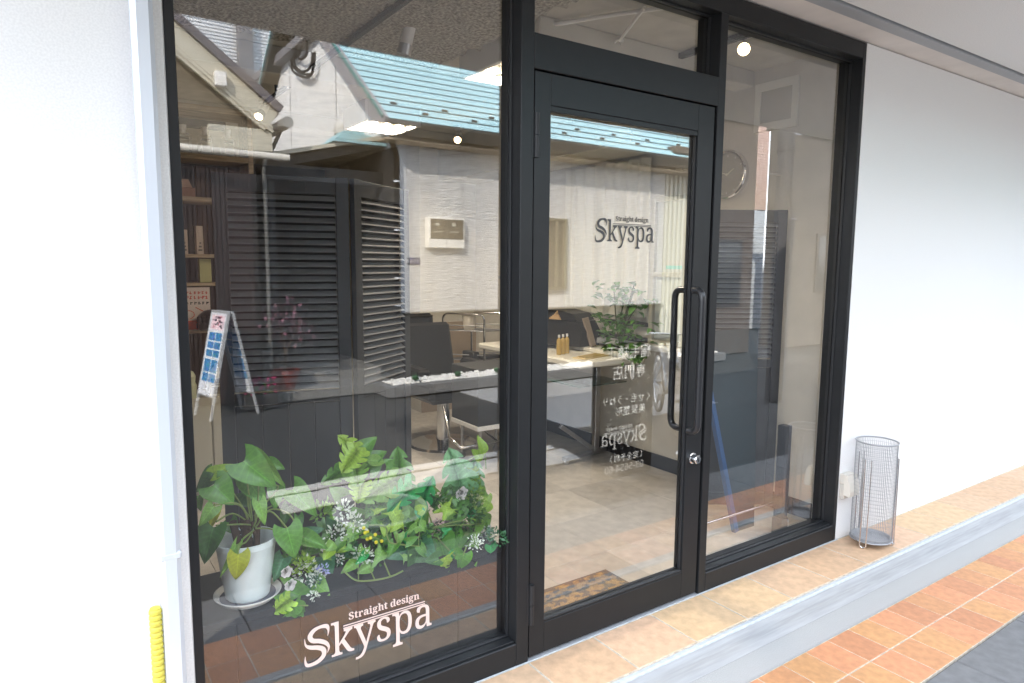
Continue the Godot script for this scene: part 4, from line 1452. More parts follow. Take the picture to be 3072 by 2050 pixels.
func window_display() -> void:
	var lg := thing("display_ledge", "low black display ledge along the bottom of the left window", "ledge", Vector3.ZERO)
	var st := nst()
	bb(st, 0.215, 1.391, 0.425, 0.452, -0.46, -0.098, 0.003)
	obj("top_board", st, M.ledge, lg)
	for k in 6:
		st = nst()
		bb(st, 0.215 + 0.196 * k, 0.410 + 0.196 * k, 0.0, 0.4245, -0.125, -0.104, 0.002)
		obj("front_board", st, M.ledge, lg)
	st = nst()
	bb(st, 1.372, 1.391, 0.0, 0.4245, -0.45, -0.126)
	obj("end_board", st, M.ledge, lg)
	# white pot on its saucer with a heart leaved plant
	plant = thing("potted_anthurium", "heart leaved green plant in a white pot in the window's lower left", "potted plant", Vector3.ZERO)
	var c := at3(Vector3(0.470, 0.452, -0.205))
	st = nst()
	lathe(st, [Vector2(0.0, 0.011), Vector2(0.062, 0.011), Vector2(0.068, 0.018), Vector2(0.0885, 0.170), Vector2(0.0915, 0.186), Vector2(0.0945, 0.188), Vector2(0.0945, 0.206), Vector2(0.090, 0.207), Vector2(0.086, 0.195), Vector2(0.080, 0.15), Vector2(0.0, 0.148)], 40, c)
	obj("pot", st, M.pot, plant)
	st = nst()
	lathe(st, [Vector2(0.0, 0.0), Vector2(0.075, 0.0), Vector2(0.085, 0.004), Vector2(0.102, 0.020), Vector2(0.104, 0.024), Vector2(0.100, 0.025), Vector2(0.084, 0.010), Vector2(0.0, 0.009)], 44, at3(Vector3(0.470, 0.4525, -0.205)))
	var sc := obj("saucer", st, mat(0.74, 0.74, 0.70, 0.25), plant)
	st = nst()
	lathe(st, [Vector2(0.086, 0.0122), Vector2(0.0, 0.0112)], 40, at3(Vector3(0.470, 0.4525, -0.205)))
	obj("saucer_bed", st, mat(0.06, 0.07, 0.11, 0.5), sc)
	st = nst()
	lathe(st, [Vector2(0.0795, 0.150), Vector2(0.05, 0.156), Vector2(0, 0.158)], 24, c)
	obj("soil", st, mat(0.05, 0.03, 0.018, 0.95, {"tex": "grain", "scale": Vector3(8, 8, 8)}), plant)
	var bark := mat(0.10, 0.05, 0.028, 0.9, {"tex": "grain", "bump": "grain", "bump_cm": 0.3, "scale": Vector3(9, 9, 9)})
	st = nst()
	for q in [[0.0, 0.0, 0.016], [0.022, 0.012, 0.011], [-0.02, 0.008, 0.012]]:
		tube(st, smooth([Vector3(0.475 + q[0], 0.60, -0.205 + q[1]), Vector3(0.472 + q[0] * 1.4, 0.65, -0.20), Vector3(0.468 + q[0] * 1.8, 0.72, -0.20)], 4), q[2], 8)
	for k in 26:
		var a := k * 2.4
		var y := 0.61 + 0.004 * k
		ball(st, Vector3(0.475 + 0.024 * cos(a), y, -0.203 + 0.02 * sin(a)), Vector3(0.006, 0.009, 0.006), 6)
	obj("trunk", st, bark, plant)
	var stem := mat(0.17, 0.24, 0.06, 0.5)
	anthurium(stem)
	plant = thing("artificial_garland", "artificial monstera and ivy garland with white flowers along the window ledge", "artificial plants", Vector3.ZERO)
	garland(stem)

# ---------------------------------------------------------------- things outside, in front of the wall
func outside_details() -> void:
	var st := nst()
	# pale pipe beside the shopfront
	var pp := thing("downpipe", "pale blue grey square downpipe left of the black shopfront", "downpipe", Vector3(0.222, 0, 0.03))
	st = nst()
	box(st, Vector3(0, 1.30, 0), Vector3(0.05, 2.78, 0.05), 0.012)
	obj("pipe", st, M.alu, pp)
	for y in [0.75, 2.2]:
		st = nst()
		box(st, Vector3(0, y, -0.002), Vector3(0.056, 0.022, 0.056), 0.006)
		obj("bracket", st, M.alu, pp)
	st = nst()
	for k in 38:
		lathe(st, [Vector2(0.017, 0.016 * k), Vector2(0.020, 0.016 * k + 0.004), Vector2(0.020, 0.016 * k + 0.011), Vector2(0.017, 0.016 * k + 0.015)], 14)
	lathe(st, [Vector2(0.0165, 0.0), Vector2(0.0165, 0.61), Vector2(0, 0.612)], 14)
	var yg := obj("yellow_guard", st, mat(0.66, 0.58, 0.08, 0.6, {"tex": "stain", "scale": Vector3(6, 6, 6)}))
	yg.position = Vector3(0.180, 0.0, 0.035)
	yg.scale = Vector3(0.8, 1.0, 0.8)
	tag(yg, "ribbed yellow plastic cable guard at the foot of the pale downpipe", "cable guard")
	# weatherproof outlet
	var ou := thing("outlet_box", "cream weatherproof outlet box on the white wall right of the shopfront", "outlet", Vector3(3.634, 0.30, 0.0))
	st = nst()
	bb(st, -0.04, 0.04, -0.06, 0.03, 0.0, 0.028, 0.006)
	obj("base", st, mat(0.60, 0.56, 0.50, 0.5), ou)
	st = nst()
	prism(st, PackedVector2Array([Vector2(0.0285, 0.085), Vector2(0.0285, -0.03), Vector2(0.065, -0.035), Vector2(0.068, -0.005), Vector2(0.060, 0.045), Vector2(0.045, 0.085)]), 0.095, Transform3D(Basis(Vector3(0, 0, 1), Vector3.UP, Vector3(-1, 0, 0)), Vector3.ZERO))
	bb(st, -0.045, 0.045, 0.0305, 0.086, 0.0, 0.028, 0.003)
	obj("hood", st, mat(0.66, 0.62, 0.55, 0.4), ou)
	st = nst()
	disc(st, Vector3(0.0, 0.068, 0.0665), 0.006, Vector3(0, 0.4, 0.9).normalized(), 12)
	obj("screw", st, M.steel, ou)
	# umbrella stand
	var us := thing("umbrella_stand", "round grey mesh umbrella stand against the white wall at right", "umbrella stand", Vector3(3.705, 0.0, 0.135))
	st = nst()
	var ring := []
	for k in 28:
		ring.append(Vector3(0.105 * cos(TAU * k / 28), 0, 0.105 * sin(TAU * k / 28)))
	var wire := mat(0.36, 0.37, 0.39, 0.35, {"metal": 0.6})
	for y in [0.585, 0.035]:
		var rs := nst()
		var rr := []
		for p in ring:
			rr.append(p + Vector3(0, y, 0))
		tube(rs, rr, 0.0045, 6, true)
		obj("rim", rs, wire, us)
	for k in 64:
		var a := TAU * k / 64
		var p := Vector3(0.103 * cos(a), 0.04, 0.103 * sin(a))
		tube(st, [p, p + Vector3(0, 0.54, 0)], 0.0011, 4)
	for k in 26:
		var rr := []
		for p in ring:
			rr.append(p * 0.98 + Vector3(0, 0.05 + 0.0205 * k, 0))
		tube(st, rr, 0.0008, 3, true)
	var ms := obj("mesh_sleeve", st, wire, us)
	for k in 3:
		var a := TAU * k / 3 + 0.9
		var lg := nst()
		var o := Vector3(cos(a), 0, sin(a))
		var s := Vector3(-sin(a), 0, cos(a)) * 0.016
		var pts := [o * 0.108 - s + Vector3(0, 0.50, 0), o * 0.112 - s + Vector3(0, 0.02, 0)]
		pts += arc(o * 0.113 - s + Vector3(0, 0.018, 0), o * 0.113 + Vector3(0, -0.006, 0), o * 0.113 + s + Vector3(0, 0.018, 0))
		pts.append(o * 0.108 + s + Vector3(0, 0.50, 0))
		tube(lg, pts, 0.0038, 6)
		obj("leg", lg, M.chrome, us)
	st = nst()
	lathe(st, [Vector2(0, 0.03), Vector2(0.098, 0.03), Vector2(0.10, 0.05), Vector2(0.095, 0.05), Vector2(0.09, 0.034), Vector2(0, 0.034)], 28)
	obj("drip_tray", st, M.grey, us)
	# sign board facing the shop
	var sb := thing("sign_board", "tall dark standing sign board lettered in white, facing the shop door", "sign", Vector3(3.53, -0.045, 1.60))
	st = nst()
	bb(st, -0.31, 0.30, -0.03, 1.01, 0.0, 0.03, 0.004)
	obj("board", st, mat(0.022, 0.022, 0.024, 0.5), sb)
	st = nst()
	for x in [-0.26, 0.25]:
		bb(st, x - 0.02, x + 0.02, -0.056, -0.0305, -0.14, 0.17, 0.004)
	obj("foot", st, M.black, sb)
	var glow_ink := glow(1.0, 0.97, 0.90, 0.45)  # emission added so the white lettering shows up in the glass
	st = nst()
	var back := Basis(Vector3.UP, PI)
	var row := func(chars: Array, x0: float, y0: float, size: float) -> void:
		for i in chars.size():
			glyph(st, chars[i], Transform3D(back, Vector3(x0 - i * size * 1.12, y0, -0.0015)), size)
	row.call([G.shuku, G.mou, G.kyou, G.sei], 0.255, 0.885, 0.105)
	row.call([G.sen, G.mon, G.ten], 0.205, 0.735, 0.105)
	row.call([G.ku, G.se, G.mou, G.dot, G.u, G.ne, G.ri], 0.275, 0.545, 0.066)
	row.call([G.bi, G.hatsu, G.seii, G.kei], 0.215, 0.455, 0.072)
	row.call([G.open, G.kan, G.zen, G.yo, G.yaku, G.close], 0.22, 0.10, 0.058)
	obj("glow_lettering", st, glow_ink, sb)
	put("glow_logo", logo(Transform3D(back * Basis.from_scale(Vector3(1.05, 1.05, 1)), Vector3(0.235, 0.20, -0.0015))), glow_ink, sb)
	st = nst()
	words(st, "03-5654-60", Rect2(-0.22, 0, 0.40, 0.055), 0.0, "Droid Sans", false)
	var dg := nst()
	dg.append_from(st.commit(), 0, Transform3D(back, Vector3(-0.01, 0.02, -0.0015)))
	obj("phone_number", dg, glow_ink, sb)
	bicycle()

const G := {
	"shuku": "3,0 1,2 3,3;4,1 1,4 4,4;2.5,4 2.5,9;1,5.5 .3,8;4,5.5 4.5,7;7,0 7,1;5,3 5,1 9.5,1 9.5,3;6.2,2.6 5,6;5.6,4.5 5.6,9;6.4,3.8 9.5,3.8;8,3.8 7.6,5;6.9,5.2 9.4,5.2 9.4,9 6.9,9 6.9,5.2;6.9,7 9.4,7",
	"mou": "7,0 2,1.4;1,3.3 8.6,2.8;.6,5.6 9.2,5;4.3,1 4.3,8 5,9 9.2,9 9.2,7.5",
	"kyou": "1.5,0 0,2.5;1,1.8 4,1.8;0,4.5 4.4,4.5;2.2,1.8 2.2,5 0,9;2.4,6 4,8;8.6,0 5.5,.8;5,2 9.6,2;7,1 5,3.5;7.3,2 9.6,3.5;6,3.5 8.6,3.5 8.6,4.6 6,4.6 6,3.5;5.2,9 5.2,5.6 9.5,5.6 9.5,9;6.3,6.7 8.4,6.7 8.4,8.2 6.3,8.2 6.3,6.7",
	"sei": ".5,1 9.2,1;4.9,1 4.9,8.8;4.9,4.6 8.4,4.6;2,4 2,8.8;0,8.8 9.6,8.8",
	"sen": "1,1.2 9,1.2;2,2.6 8,2.6 8,5 2,5 2,2.6;2,3.8 8,3.8;5,0 5,5;.4,6.3 9.6,6.3;6.8,5.2 6.8,9 5.5,9;2.5,7.2 3.8,8.4",
	"mon": "1,9.2 1,.5 4,.5 4,3.6 1,3.6;1,2 4,2;5.9,2 8.9,2;5.9,3.6 5.9,.5 8.9,.5 8.9,9.2 7.4,9;5.9,3.6 8.9,3.6",
	"ten": "5,0 5,1.2;1,1.2 9.6,1.2;1.6,1.2 1.4,5 0,9.2;5.3,2.5 5.3,5.6;5.3,4 8.9,4;3,5.6 8.4,5.6 8.4,9 3,9 3,5.6",
	"ku": "6.8,.4 2.4,4.7 7,9.2", "se": ".4,3.8 9.6,3.2;6.9,.8 6.9,6 5.5,6.4;2.8,1.5 2.8,8 4,9 8.6,9", "dot": "4.6,4.4 5.4,4.4 5.4,5.2 4.6,5.2",
	"u": "3.5,.5 6.6,1.4;2,4 5.5,3 7.3,4.5 6.5,7 3.5,9.4", "ne": "2.5,.5 2.5,9.3;.8,2.8 3.5,2.8 .4,7;3.2,4.2 6.5,2.5 8.3,4 8.3,7.8 6.5,8.8 5.5,7.8 7,7 9.5,8.8", "ri": "2.5,1 2.5,5.5 3.2,4.6;7,.8 7,5 4.5,9.5",
	"bi": "3,0 3.7,1.2;7,0 6.2,1.2;1,1.6 9,1.6;1.8,3.1 8.2,3.1;1,4.7 9,4.7;5,1.6 5,4.7;.4,6.3 9.6,6.3;5,4.9 4.5,7 .8,9.3;5.2,6.6 9.2,9.3",
	"hatsu": "1.2,.3 1.2,3.6 4.6,3.6;1.2,.4 4.4,.4;1.2,1.5 4.2,1.5;1.2,2.5 4.2,2.5;8.6,0 6,1.2;8.8,1.3 6,2.5;9,2.7 6,4;.6,5.5 9.2,5.2;4,4.3 3,6.5 .8,9.3;3.4,6.6 7.5,6.6 5.5,8.3 2.5,9.4;4.2,7 9.2,9.3",
	"seii": ".8,1 4.8,1;2.8,0 2.8,4.6;1.3,1.8 4.3,1.8 4.3,3 1.3,3 1.3,1.8;6.6,0 5.3,2.4;6,1.2 9.4,1.2;8.2,1.2 5.3,4.6;6,2 9.4,4.6;1,5.5 9,5.5;5,5.5 5,9;5,7.2 8.2,7.2;2.3,7 2.3,9;.3,9 9.7,9",
	"kei": ".5,1 5.4,1;0,4.4 5.9,4.4;1.9,1 1.9,4.8 .3,9;4.2,1 4.2,9;9,.4 6.5,2.8;9.2,3 6.6,5.6;9.5,5.8 6,9.2",
	"kan": "5,0 5,1;1,2.8 1,1.2 9,1.2 9,2.8;2.5,3.6 7.5,3.6;.8,5.4 9.2,5.4;3.7,5.4 3,8 .5,9.3;6.2,5.4 6.2,8.8 9.3,8.8 9.3,7.5", "zen": "5,0 .5,4;5,0 9.5,4;2.2,4.3 7.8,4.3;2.2,6.5 7.8,6.5;.8,9 9.2,9;5,4.3 5,9",
	"yo": "2,.8 7.8,.8 5,3.4;3.4,2 6,4;.6,4.3 9.2,4.3 8,6;5,4.3 5,9 3.6,9", "yaku": "3,0 1,2 3,3;4,1 1,4 4,4;2.5,4 2.5,9;1,5.5 .3,8;4,5.5 4.5,7;6.5,.2 5.2,3.4;6,2 9.3,2 8.8,8.6 7.4,9;6.2,4.4 7.4,6",
	"open": "7,0 5.4,2.5 5.4,6.5 7,9", "close": "3,0 4.6,2.5 4.6,6.5 3,9",
}

func glyph(st: SurfaceTool, d: String, tf: Transform3D, size: float) -> void:   # strokes on a 10 x 10 grid
	for line in d.split(";"):
		var pts := []
		for q in line.split(" "):
			var v := q.split(",")
			pts.append(Vector3(float(v[0]), 9.4 - float(v[1]), 0) * size / 10.0)
		for i in pts.size() - 1:
			var e: Vector3 = (pts[i + 1] - pts[i]).normalized() * size * 0.035
			bar(st, tf * (pts[i] - e), tf * (pts[i + 1] + e), 0.0008, size * 0.085)

func wheel(par: Node3D, c: Vector3) -> void:
	var st := nst()
	var rr := []
	for k in 36:
		rr.append(c + Vector3(0.325 * cos(TAU * k / 36), 0.325 * sin(TAU * k / 36), 0))
	tube(st, rr, 0.02, 8, true)
	var w := obj("wheel", st, M.rubber, par)
	st = nst()
	for k in 36:
		rr[k] = c + Vector3(0.298 * cos(TAU * k / 36), 0.298 * sin(TAU * k / 36), 0)
	tube(st, rr, 0.011, 6, true)
	obj("rim", st, M.chrome, w)
	st = nst()
	for k in 28:
		var a := TAU * k / 28
		tube(st, [c + Vector3(0.02 * cos(a + 1.2), 0.02 * sin(a + 1.2), 0.03 * (1 - 2 * (k & 1))), c + Vector3(0.29 * cos(a), 0.29 * sin(a), 0)], 0.0016, 4)
	obj("spoke", st, M.chrome, w)
	st = nst()
	tube(st, [c - Vector3(0, 0, 0.05), c + Vector3(0, 0, 0.05)], 0.022, 10)
	obj("hub", st, M.steel, w)

func bicycle() -> void:
	var b := thing("bicycle", "silver bicycle with a front basket parked at the roadside opposite the door", "bicycle", Vector3(4.95, -0.112, 2.35), -0.93)
	wheel(b, Vector3(0, 0.345, 0))
	wheel(b, Vector3(1.08, 0.345, 0))
	var fr := mat(0.36, 0.46, 0.58, 0.3, {"metal": 0.4})
	var st := nst()
	var crank := Vector3(0.62, 0.30, 0)
	var seat := Vector3(0.74, 0.78, 0)
	var head := Vector3(0.17, 0.74, 0)
	tube(st, [crank, seat], 0.016)
	tube(st, [crank, head], 0.02)
	tube(st, smooth([head + Vector3(0, 0.06, 0), Vector3(0.4, 0.62, 0), crank + Vector3(0.05, 0.17, 0)], 5), 0.016)
	for s in [-0.05, 0.05]:
		tube(st, [crank + Vector3(0, 0, s * 0.5), Vector3(1.08, 0.345, s)], 0.01)
		tube(st, [seat - Vector3(0.01, 0.06, 0), Vector3(1.08, 0.345, s)], 0.009)
	obj("frame", st, fr, b)
	st = nst()
	for s in [-0.055, 0.055]:
		tube(st, [Vector3(0, 0.345, s), Vector3(0.10, 0.64, s), head + Vector3(-0.01, 0.0, 0)], 0.011)
	tube(st, [head - Vector3(-0.01, 0.05, 0), head + Vector3(-0.05, 0.24, 0)], 0.014)
	obj("fork", st, fr, b)
	st = nst()
	tube(st, smooth([Vector3(0.36, 0.95, 0.28), Vector3(0.18, 0.98, 0.25), Vector3(0.12, 0.98, 0), Vector3(0.18, 0.98, -0.25), Vector3(0.36, 0.95, -0.28)], 4), 0.011)
	obj("handlebar", st, M.chrome, b)
	st = nst()
	box(st, Vector3(0.78, 0.86, 0), Vector3(0.24, 0.06, 0.17), 0.025)
	tube(st, [seat, Vector3(0.77, 0.84, 0)], 0.013)
	obj("saddle", st, M.leather, b)
	st = nst()
	for k in 9:
		for y in [0.62, 0.72, 0.82]:
			pass
		var x := -0.26 + 0.04 * k
		tube(st, [Vector3(x, 0.86, 0.16), Vector3(-0.10 + (x + 0.1) * 0.8, 0.62, 0.12), Vector3(-0.10 + (x + 0.1) * 0.8, 0.62, -0.12), Vector3(x, 0.86, -0.16)], 0.0025, 4)
	for y in [0.64, 0.75, 0.86]:
		var f: float = lerpf(0.8, 1.0, (y - 0.62) / 0.24)
		tube(st, [Vector3(-0.10 - 0.16 * f, y, 0.16 * f), Vector3(-0.10 + 0.16 * f, y, 0.16 * f), Vector3(-0.10 + 0.16 * f, y, -0.16 * f), Vector3(-0.10 - 0.16 * f, y, -0.16 * f)], 0.004, 5, true)
	obj("basket", st, M.steel, b)
	st = nst()
	for q in [[0.0, 0.4, 2.75], [1.08, 0.5, 2.9]]:
		var pts := []
		for k in 12:
			var a: float = lerpf(q[1], q[2], k / 11.0)
			pts.append(Vector3(q[0] + 0.36 * cos(a), 0.345 + 0.36 * sin(a), 0))
		tube(st, pts, 0.02, 6)
	obj("mudguard", st, M.steel, b)
	st = nst()
	lathe(st, [Vector2(0.0, -0.005), Vector2(0.09, -0.005), Vector2(0.09, 0.005), Vector2(0, 0.005)], 20, Transform3D(Basis(Vector3.RIGHT, PI / 2), crank + Vector3(0, 0, 0.05)))
	bar(st, crank + Vector3(0, 0, 0.07), crank + Vector3(0.1, -0.13, 0.07), 0.02, 0.012)
	bar(st, crank - Vector3(0, 0, 0.07), crank + Vector3(-0.1, 0.13, -0.07), 0.02, 0.012)
	box(st, crank + Vector3(0.1, -0.13, 0.12), Vector3(0.09, 0.02, 0.08), 0.004)
	box(st, crank + Vector3(-0.1, 0.13, -0.12), Vector3(0.09, 0.02, 0.08), 0.004)
	obj("crank", st, M.steel, b)

# ---------------------------------------------------------------- the other side of the street, seen in the glass
func street() -> void:
	var st := nst()
	# house with the teal metal roof
	var h := thing("teal_roof_house", "house with white rippled siding under a teal metal roof across the street", "house")
	for q in [[3.80, 6.43], [6.445, 8.40]]:
		bxo("siding_panel", M.siding, h, q[0], q[1], 0.90, 3.30, 6.0, 6.12, 0.004)
	bxo("joint", M.dark, h, 6.431, 6.444, 0.90, 3.30, 6.02, 6.1)
	bxo("corner_trim", mat(0.66, 0.68, 0.70, 0.6), h, 3.66, 3.798, 0.90, 3.32, 5.985, 6.13, 0.004)
	bxo("foundation", mat(0.055, 0.055, 0.056, 0.85, {"tex": "fine"}), h, 3.68, 8.40, -0.1, 0.885, 6.03, 6.5)
	bxo("drip_ledge", mat(0.12, 0.12, 0.12, 0.5), h, 3.66, 8.42, 0.886, 0.899, 5.97, 6.12, 0.002)
	st = nst()
	prism(st, PackedVector2Array([Vector2(-6.13, -0.1), Vector2(-6.13, 3.40), Vector2(-8.30, 5.05), Vector2(-16.0, 5.05), Vector2(-16.0, -0.1)]), 0.12, Transform3D(Basis(Vector3(0, 0, -1), Vector3.UP, Vector3(1, 0, 0)), Vector3(3.74, 0, 0)))
	obj("gable_wall", st, M.gable, h)
	st = nst()
	bb(st, 3.52, 3.70, 5.051, 5.20, 8.3, 16.0, 0.01)
	obj("side_gutter", st, mat(0.15, 0.145, 0.16, 0.5), h)
	for z in [8.1, 10.4]:
		bxo("joint", M.grey, h, 3.672, 3.679, 0.0, 3.4 + (z - 6.1) * 0.7 if z < 9.0 else 5.0, z, z + 0.02)
	bxo("back_wall", M.gable, h, 3.81, 8.40, -0.1, 3.3, 13.1, 13.2)
	bxo("end_wall", M.gable, h, 8.28, 8.40, -0.1, 3.3, 6.13, 13.09)
	# roof: courses of metal sheet, each lapped over the next, with snow guards on the lower ones
	var e := Vector2(5.68, 3.235)
	var up := Vector2(3.92, 2.96)
	var l := up.length()
	var dirv := up / l
	var tilt := atan2(dirv.y, dirv.x)
	st = nst()
	var n := 26
	var cw := l / n
	box(st, Vector3(0, 0, 0), Vector3(5.90, 0.03, cw * 0.80), 0.002)
	var sheet := st.commit()
	for k in n:
		var m := e + dirv * cw * (k + 0.5)
		var o := put("roof_sheet", sheet, M.teal, h)
		o.transform = Transform3D(Basis(Vector3.RIGHT, -tilt + 0.02), Vector3(6.34, m.y, m.x))
		if k < 4:
			for j in 12:
				var g := nst()
				bb(g, -0.04, 0.04, 0.0, 0.028, -0.012, 0.012, 0.003)
				var gd := obj("snow_guard", g, M.dark, o)
				gd.position = Vector3(-2.1 + 0.72 * j + (0.36 if k % 2 == 1 else 0.0) - 0.6, 0.013, -cw * 0.3) if k > 0 else Vector3(-2.1 + 0.72 * j, 0.013, -cw * 0.3)
				if k < 1 or k > 2 or absf(gd.position.x) > 2.85:
					gd.free()
	st = nst()
	prism(st, PackedVector2Array([Vector2(e.x - 0.05, e.y - 0.03), Vector2(e.x + 3.92, e.y + 2.93), Vector2(e.x + 7.8, e.y - 0.02), Vector2(e.x + 7.8, e.y - 0.16), Vector2(e.x + 3.92, e.y + 2.78), Vector2(e.x - 0.05, e.y - 0.17)]), 5.86, Transform3D(Basis(Vector3(0, 0, 1), Vector3.UP, Vector3(-1, 0, 0)), Vector3(6.36, 0, 0)))
	obj("roof_deck", st, mat(0.008, 0.009, 0.009, 0.9), h)  # blackened so the gaps read as shadow lines under each sheet
	st = nst()
	bar(st, Vector3(3.385, e.y - 0.08, e.x), Vector3(3.385, e.y + up.y - 0.08, e.x + up.x), 0.04, 0.24, 0.004)
	obj("verge_board", st, mat(0.26, 0.25, 0.27, 0.6), h)
	st = nst()
	bar(st, Vector3(3.358, e.y + 0.03, e.x), Vector3(3.358, e.y + up.y + 0.05, e.x + up.x), 0.03, 0.04, 0.003)
	obj("verge_cap", st, M.tealdark, h)
	st = nst()
	prism(st, PackedVector2Array([Vector2(e.x + 3.92, e.y + 2.97), Vector2(e.x + 7.8, e.y), Vector2(e.x + 7.8, e.y - 0.02), Vector2(e.x + 3.92, e.y + 2.935)]), 5.9, Transform3D(Basis(Vector3(0, 0, 1), Vector3.UP, Vector3(-1, 0, 0)), Vector3(6.34, 0, 0)))
	obj("back_roof", st, M.teal, h)
	bxo("eave_soffit", mat(0.42, 0.33, 0.24, 0.8), h, 3.42, 9.25, 3.02, 3.04, 5.72, 6.0)
	# black downpipe with pale clips
	var dp := thing("black_downpipe", "black round downpipe with pale clips at the corner of the siding", "downpipe", Vector3(3.64, 0, 5.93))
	st = nst()
	tube(st, smooth([Vector3(-0.14, 3.10, -0.2), Vector3(-0.10, 3.0, -0.1), Vector3(0.0, 2.85, 0.0), Vector3(0, 2.6, 0)], 4) + [Vector3(0, 0.85, 0)], 0.037, 10)
	obj("pipe", st, mat(0.008, 0.008, 0.009, 0.95, {"spec": 0.1}), dp)
	for y in [2.55, 1.95, 1.35, 1.0]:
		st = nst()
		lathe(st, [Vector2(0.0385, -0.011), Vector2(0.043, -0.011), Vector2(0.043, 0.011), Vector2(0.0385, 0.011)], 14, at3(Vector3(0, y, 0)))
		obj("clip", st, M.alu, dp)
	# address plates
	var ap := thing("address_plates", "dark blue house number plates on the corner trim of the siding", "number plate", Vector3(3.90, 1.52, 5.998))
	for q in [[0.0, 0.085, "11-6"], [-0.105, 0.035, "8"]]:
		st = nst()
		bb(st, q[0] - q[1], q[0] + q[1], 0, 0.085, -0.012, -0.001, 0.003)
		var pl := obj("plate", st, mat(0.02, 0.035, 0.14, 0.4) if q[1] > 0.05 else mat(0.13, 0.12, 0.14, 0.4), ap)
		st = nst()
		words(st, q[2], Rect2(-q[1] * 0.7, 0, q[1] * 1.4, 0.05), 0.0, "Droid Sans")
		var t := nst()
		t.append_from(st.commit(), 0, Transform3D(Basis(Vector3.UP, PI), Vector3(q[0], 0.018, -0.0135)))
		obj("numerals", t, M.whitep, pl)
	# meter box and window on the siding
	var b := thing("meter_box", "white twin meter box with smoked covers on the white rippled siding", "meter box", Vector3(4.325, 1.735, 5.998))
	b.scale = Vector3(1.13, 1.15, 1.0)
	st = nst()
	bb(st, -0.235, 0.245, 0.0, 0.345, -0.10, 0.0, 0.008)
	obj("case", st, mat(0.80, 0.78, 0.72, 0.5), b)
	for s in [[-0.205, 0.0], [0.008, 0.225]]:
		st = nst()
		bb(st, s[0], s[1], 0.105, 0.325, -0.108, -0.1005, 0.002)
		var cv := obj("cover", st, mat(0.10, 0.082, 0.055, 0.25), b)
		st = nst()
		bb(st, s[0] + 0.06, s[0] + 0.11, 0.25, 0.285, -0.11, -0.1085)
		bb(st, s[0] + 0.04, s[0] + 0.15, 0.18, 0.19, -0.11, -0.1085)
		obj("dial", st, M.cream, cv)
	st = nst()
	bb(st, 0.002, 0.006, 0.004, 0.325, -0.102, -0.1003)
	obj("gap", st, M.dark, b)
	var sw := thing("siding_window", "narrow olive framed window in the white rippled siding", "window", Vector3(5.965, 1.16, 5.998))
	for q in [[-0.36, 0.36, 0.0, 0.04], [-0.36, 0.36, 1.0, 1.04], [-0.36, -0.30, 0.04, 1.0], [0.30, 0.36, 0.04, 1.0], [0.16, 0.20, 0.04, 1.0]]:
		bxo("frame", mat(0.11, 0.10, 0.06, 0.5), sw, q[0], q[1], q[2], q[3], -0.07, 0.0, 0.004)
	bxo("pane", mat(0.04, 0.04, 0.03, 0.15), sw, -0.30, 0.30, 0.04, 1.0, -0.02, -0.005)
	# coil of cable hanging from the side gutter
	st = nst()
	tube(st, smooth([Vector3(3.550, 5.222, 9.374), Vector3(3.550, 5.023, 9.540), Vector3(3.550, 4.921, 9.700), Vector3(3.550, 4.769, 9.654), Vector3(3.550, 4.619, 9.370), Vector3(3.550, 4.561, 9.034), Vector3(3.550, 4.612, 8.813), Vector3(3.550, 4.762, 8.747)], 4), 0.02, 6)
	tube(st, smooth([Vector3(3.580, 5.154, 9.180), Vector3(3.580, 4.852, 9.120), Vector3(3.580, 4.830, 9.450), Vector3(3.580, 4.964, 9.750), Vector3(3.580, 4.800, 9.960), Vector3(3.580, 4.575, 9.490), Vector3(3.580, 4.467, 8.990), Vector3(3.580, 4.600, 8.800), Vector3(3.580, 4.780, 8.750)], 4), 0.02, 6)
	tube(st, smooth([Vector3(3.610, 5.200, 9.300), Vector3(3.610, 4.950, 9.620), Vector3(3.610, 4.964, 10.070), Vector3(3.610, 4.800, 9.900), Vector3(3.610, 4.600, 9.420), Vector3(3.610, 4.500, 9.000)], 4), 0.02, 6)
	tag(obj("cable_coil", st, mat(0.010, 0.008, 0.010, 0.9, {"spec": 0.1})), "loose black cable coil hanging from the gutter of the white gable wall", "cable")
	# vent hoods on the gable wall
	for q in [[7.9, 3.52, "small white vent hood high on the white gable wall"], [7.6, 2.85, "small white vent hood low on the white gable wall above the porch"]]:
		var v := thing("vent_hood", q[2], "vent hood", Vector3(3.675, q[1], q[0]))
		st = nst()
		lathe(st, [Vector2(0.0, 0.12), Vector2(0.06, 0.10), Vector2(0.085, 0.04), Vector2(0.085, 0.0)], 18, Transform3D(Basis(Vector3(0, 0, 1), PI / 2), Vector3.ZERO))
		bb(st, -0.10, 0.0, -0.10, -0.02, -0.085, 0.085, 0.01)
		obj("hood", st, mat(0.6, 0.6, 0.58, 0.5), v)
		st = nst()
		bb(st, -0.09, -0.005, -0.115, -0.1005, -0.07, 0.07)
		obj("opening", st, M.dark, v)
	# porch between the houses
	var po := thing("entrance_porch", "dark entrance porch with a small teal hipped roof between the houses", "porch")
	st = nst()
	prism(st, PackedVector2Array([Vector2(2.15, 2.62), Vector2(3.67, 3.02), Vector2(3.67, 3.12), Vector2(2.15, 2.74)]), 4.2, Transform3D(Basis.IDENTITY, Vector3(0, 0, 8.5)))
	obj("roof_slab", st, M.dark, po)
	st = nst()
	prism(st, PackedVector2Array([Vector2(2.10, 2.742), Vector2(3.66, 3.125), Vector2(3.66, 3.17), Vector2(2.10, 2.79)]), 4.3, Transform3D(Basis.IDENTITY, Vector3(0, 0, 8.45)))
	obj("roof_sheet", st, M.cream, po)
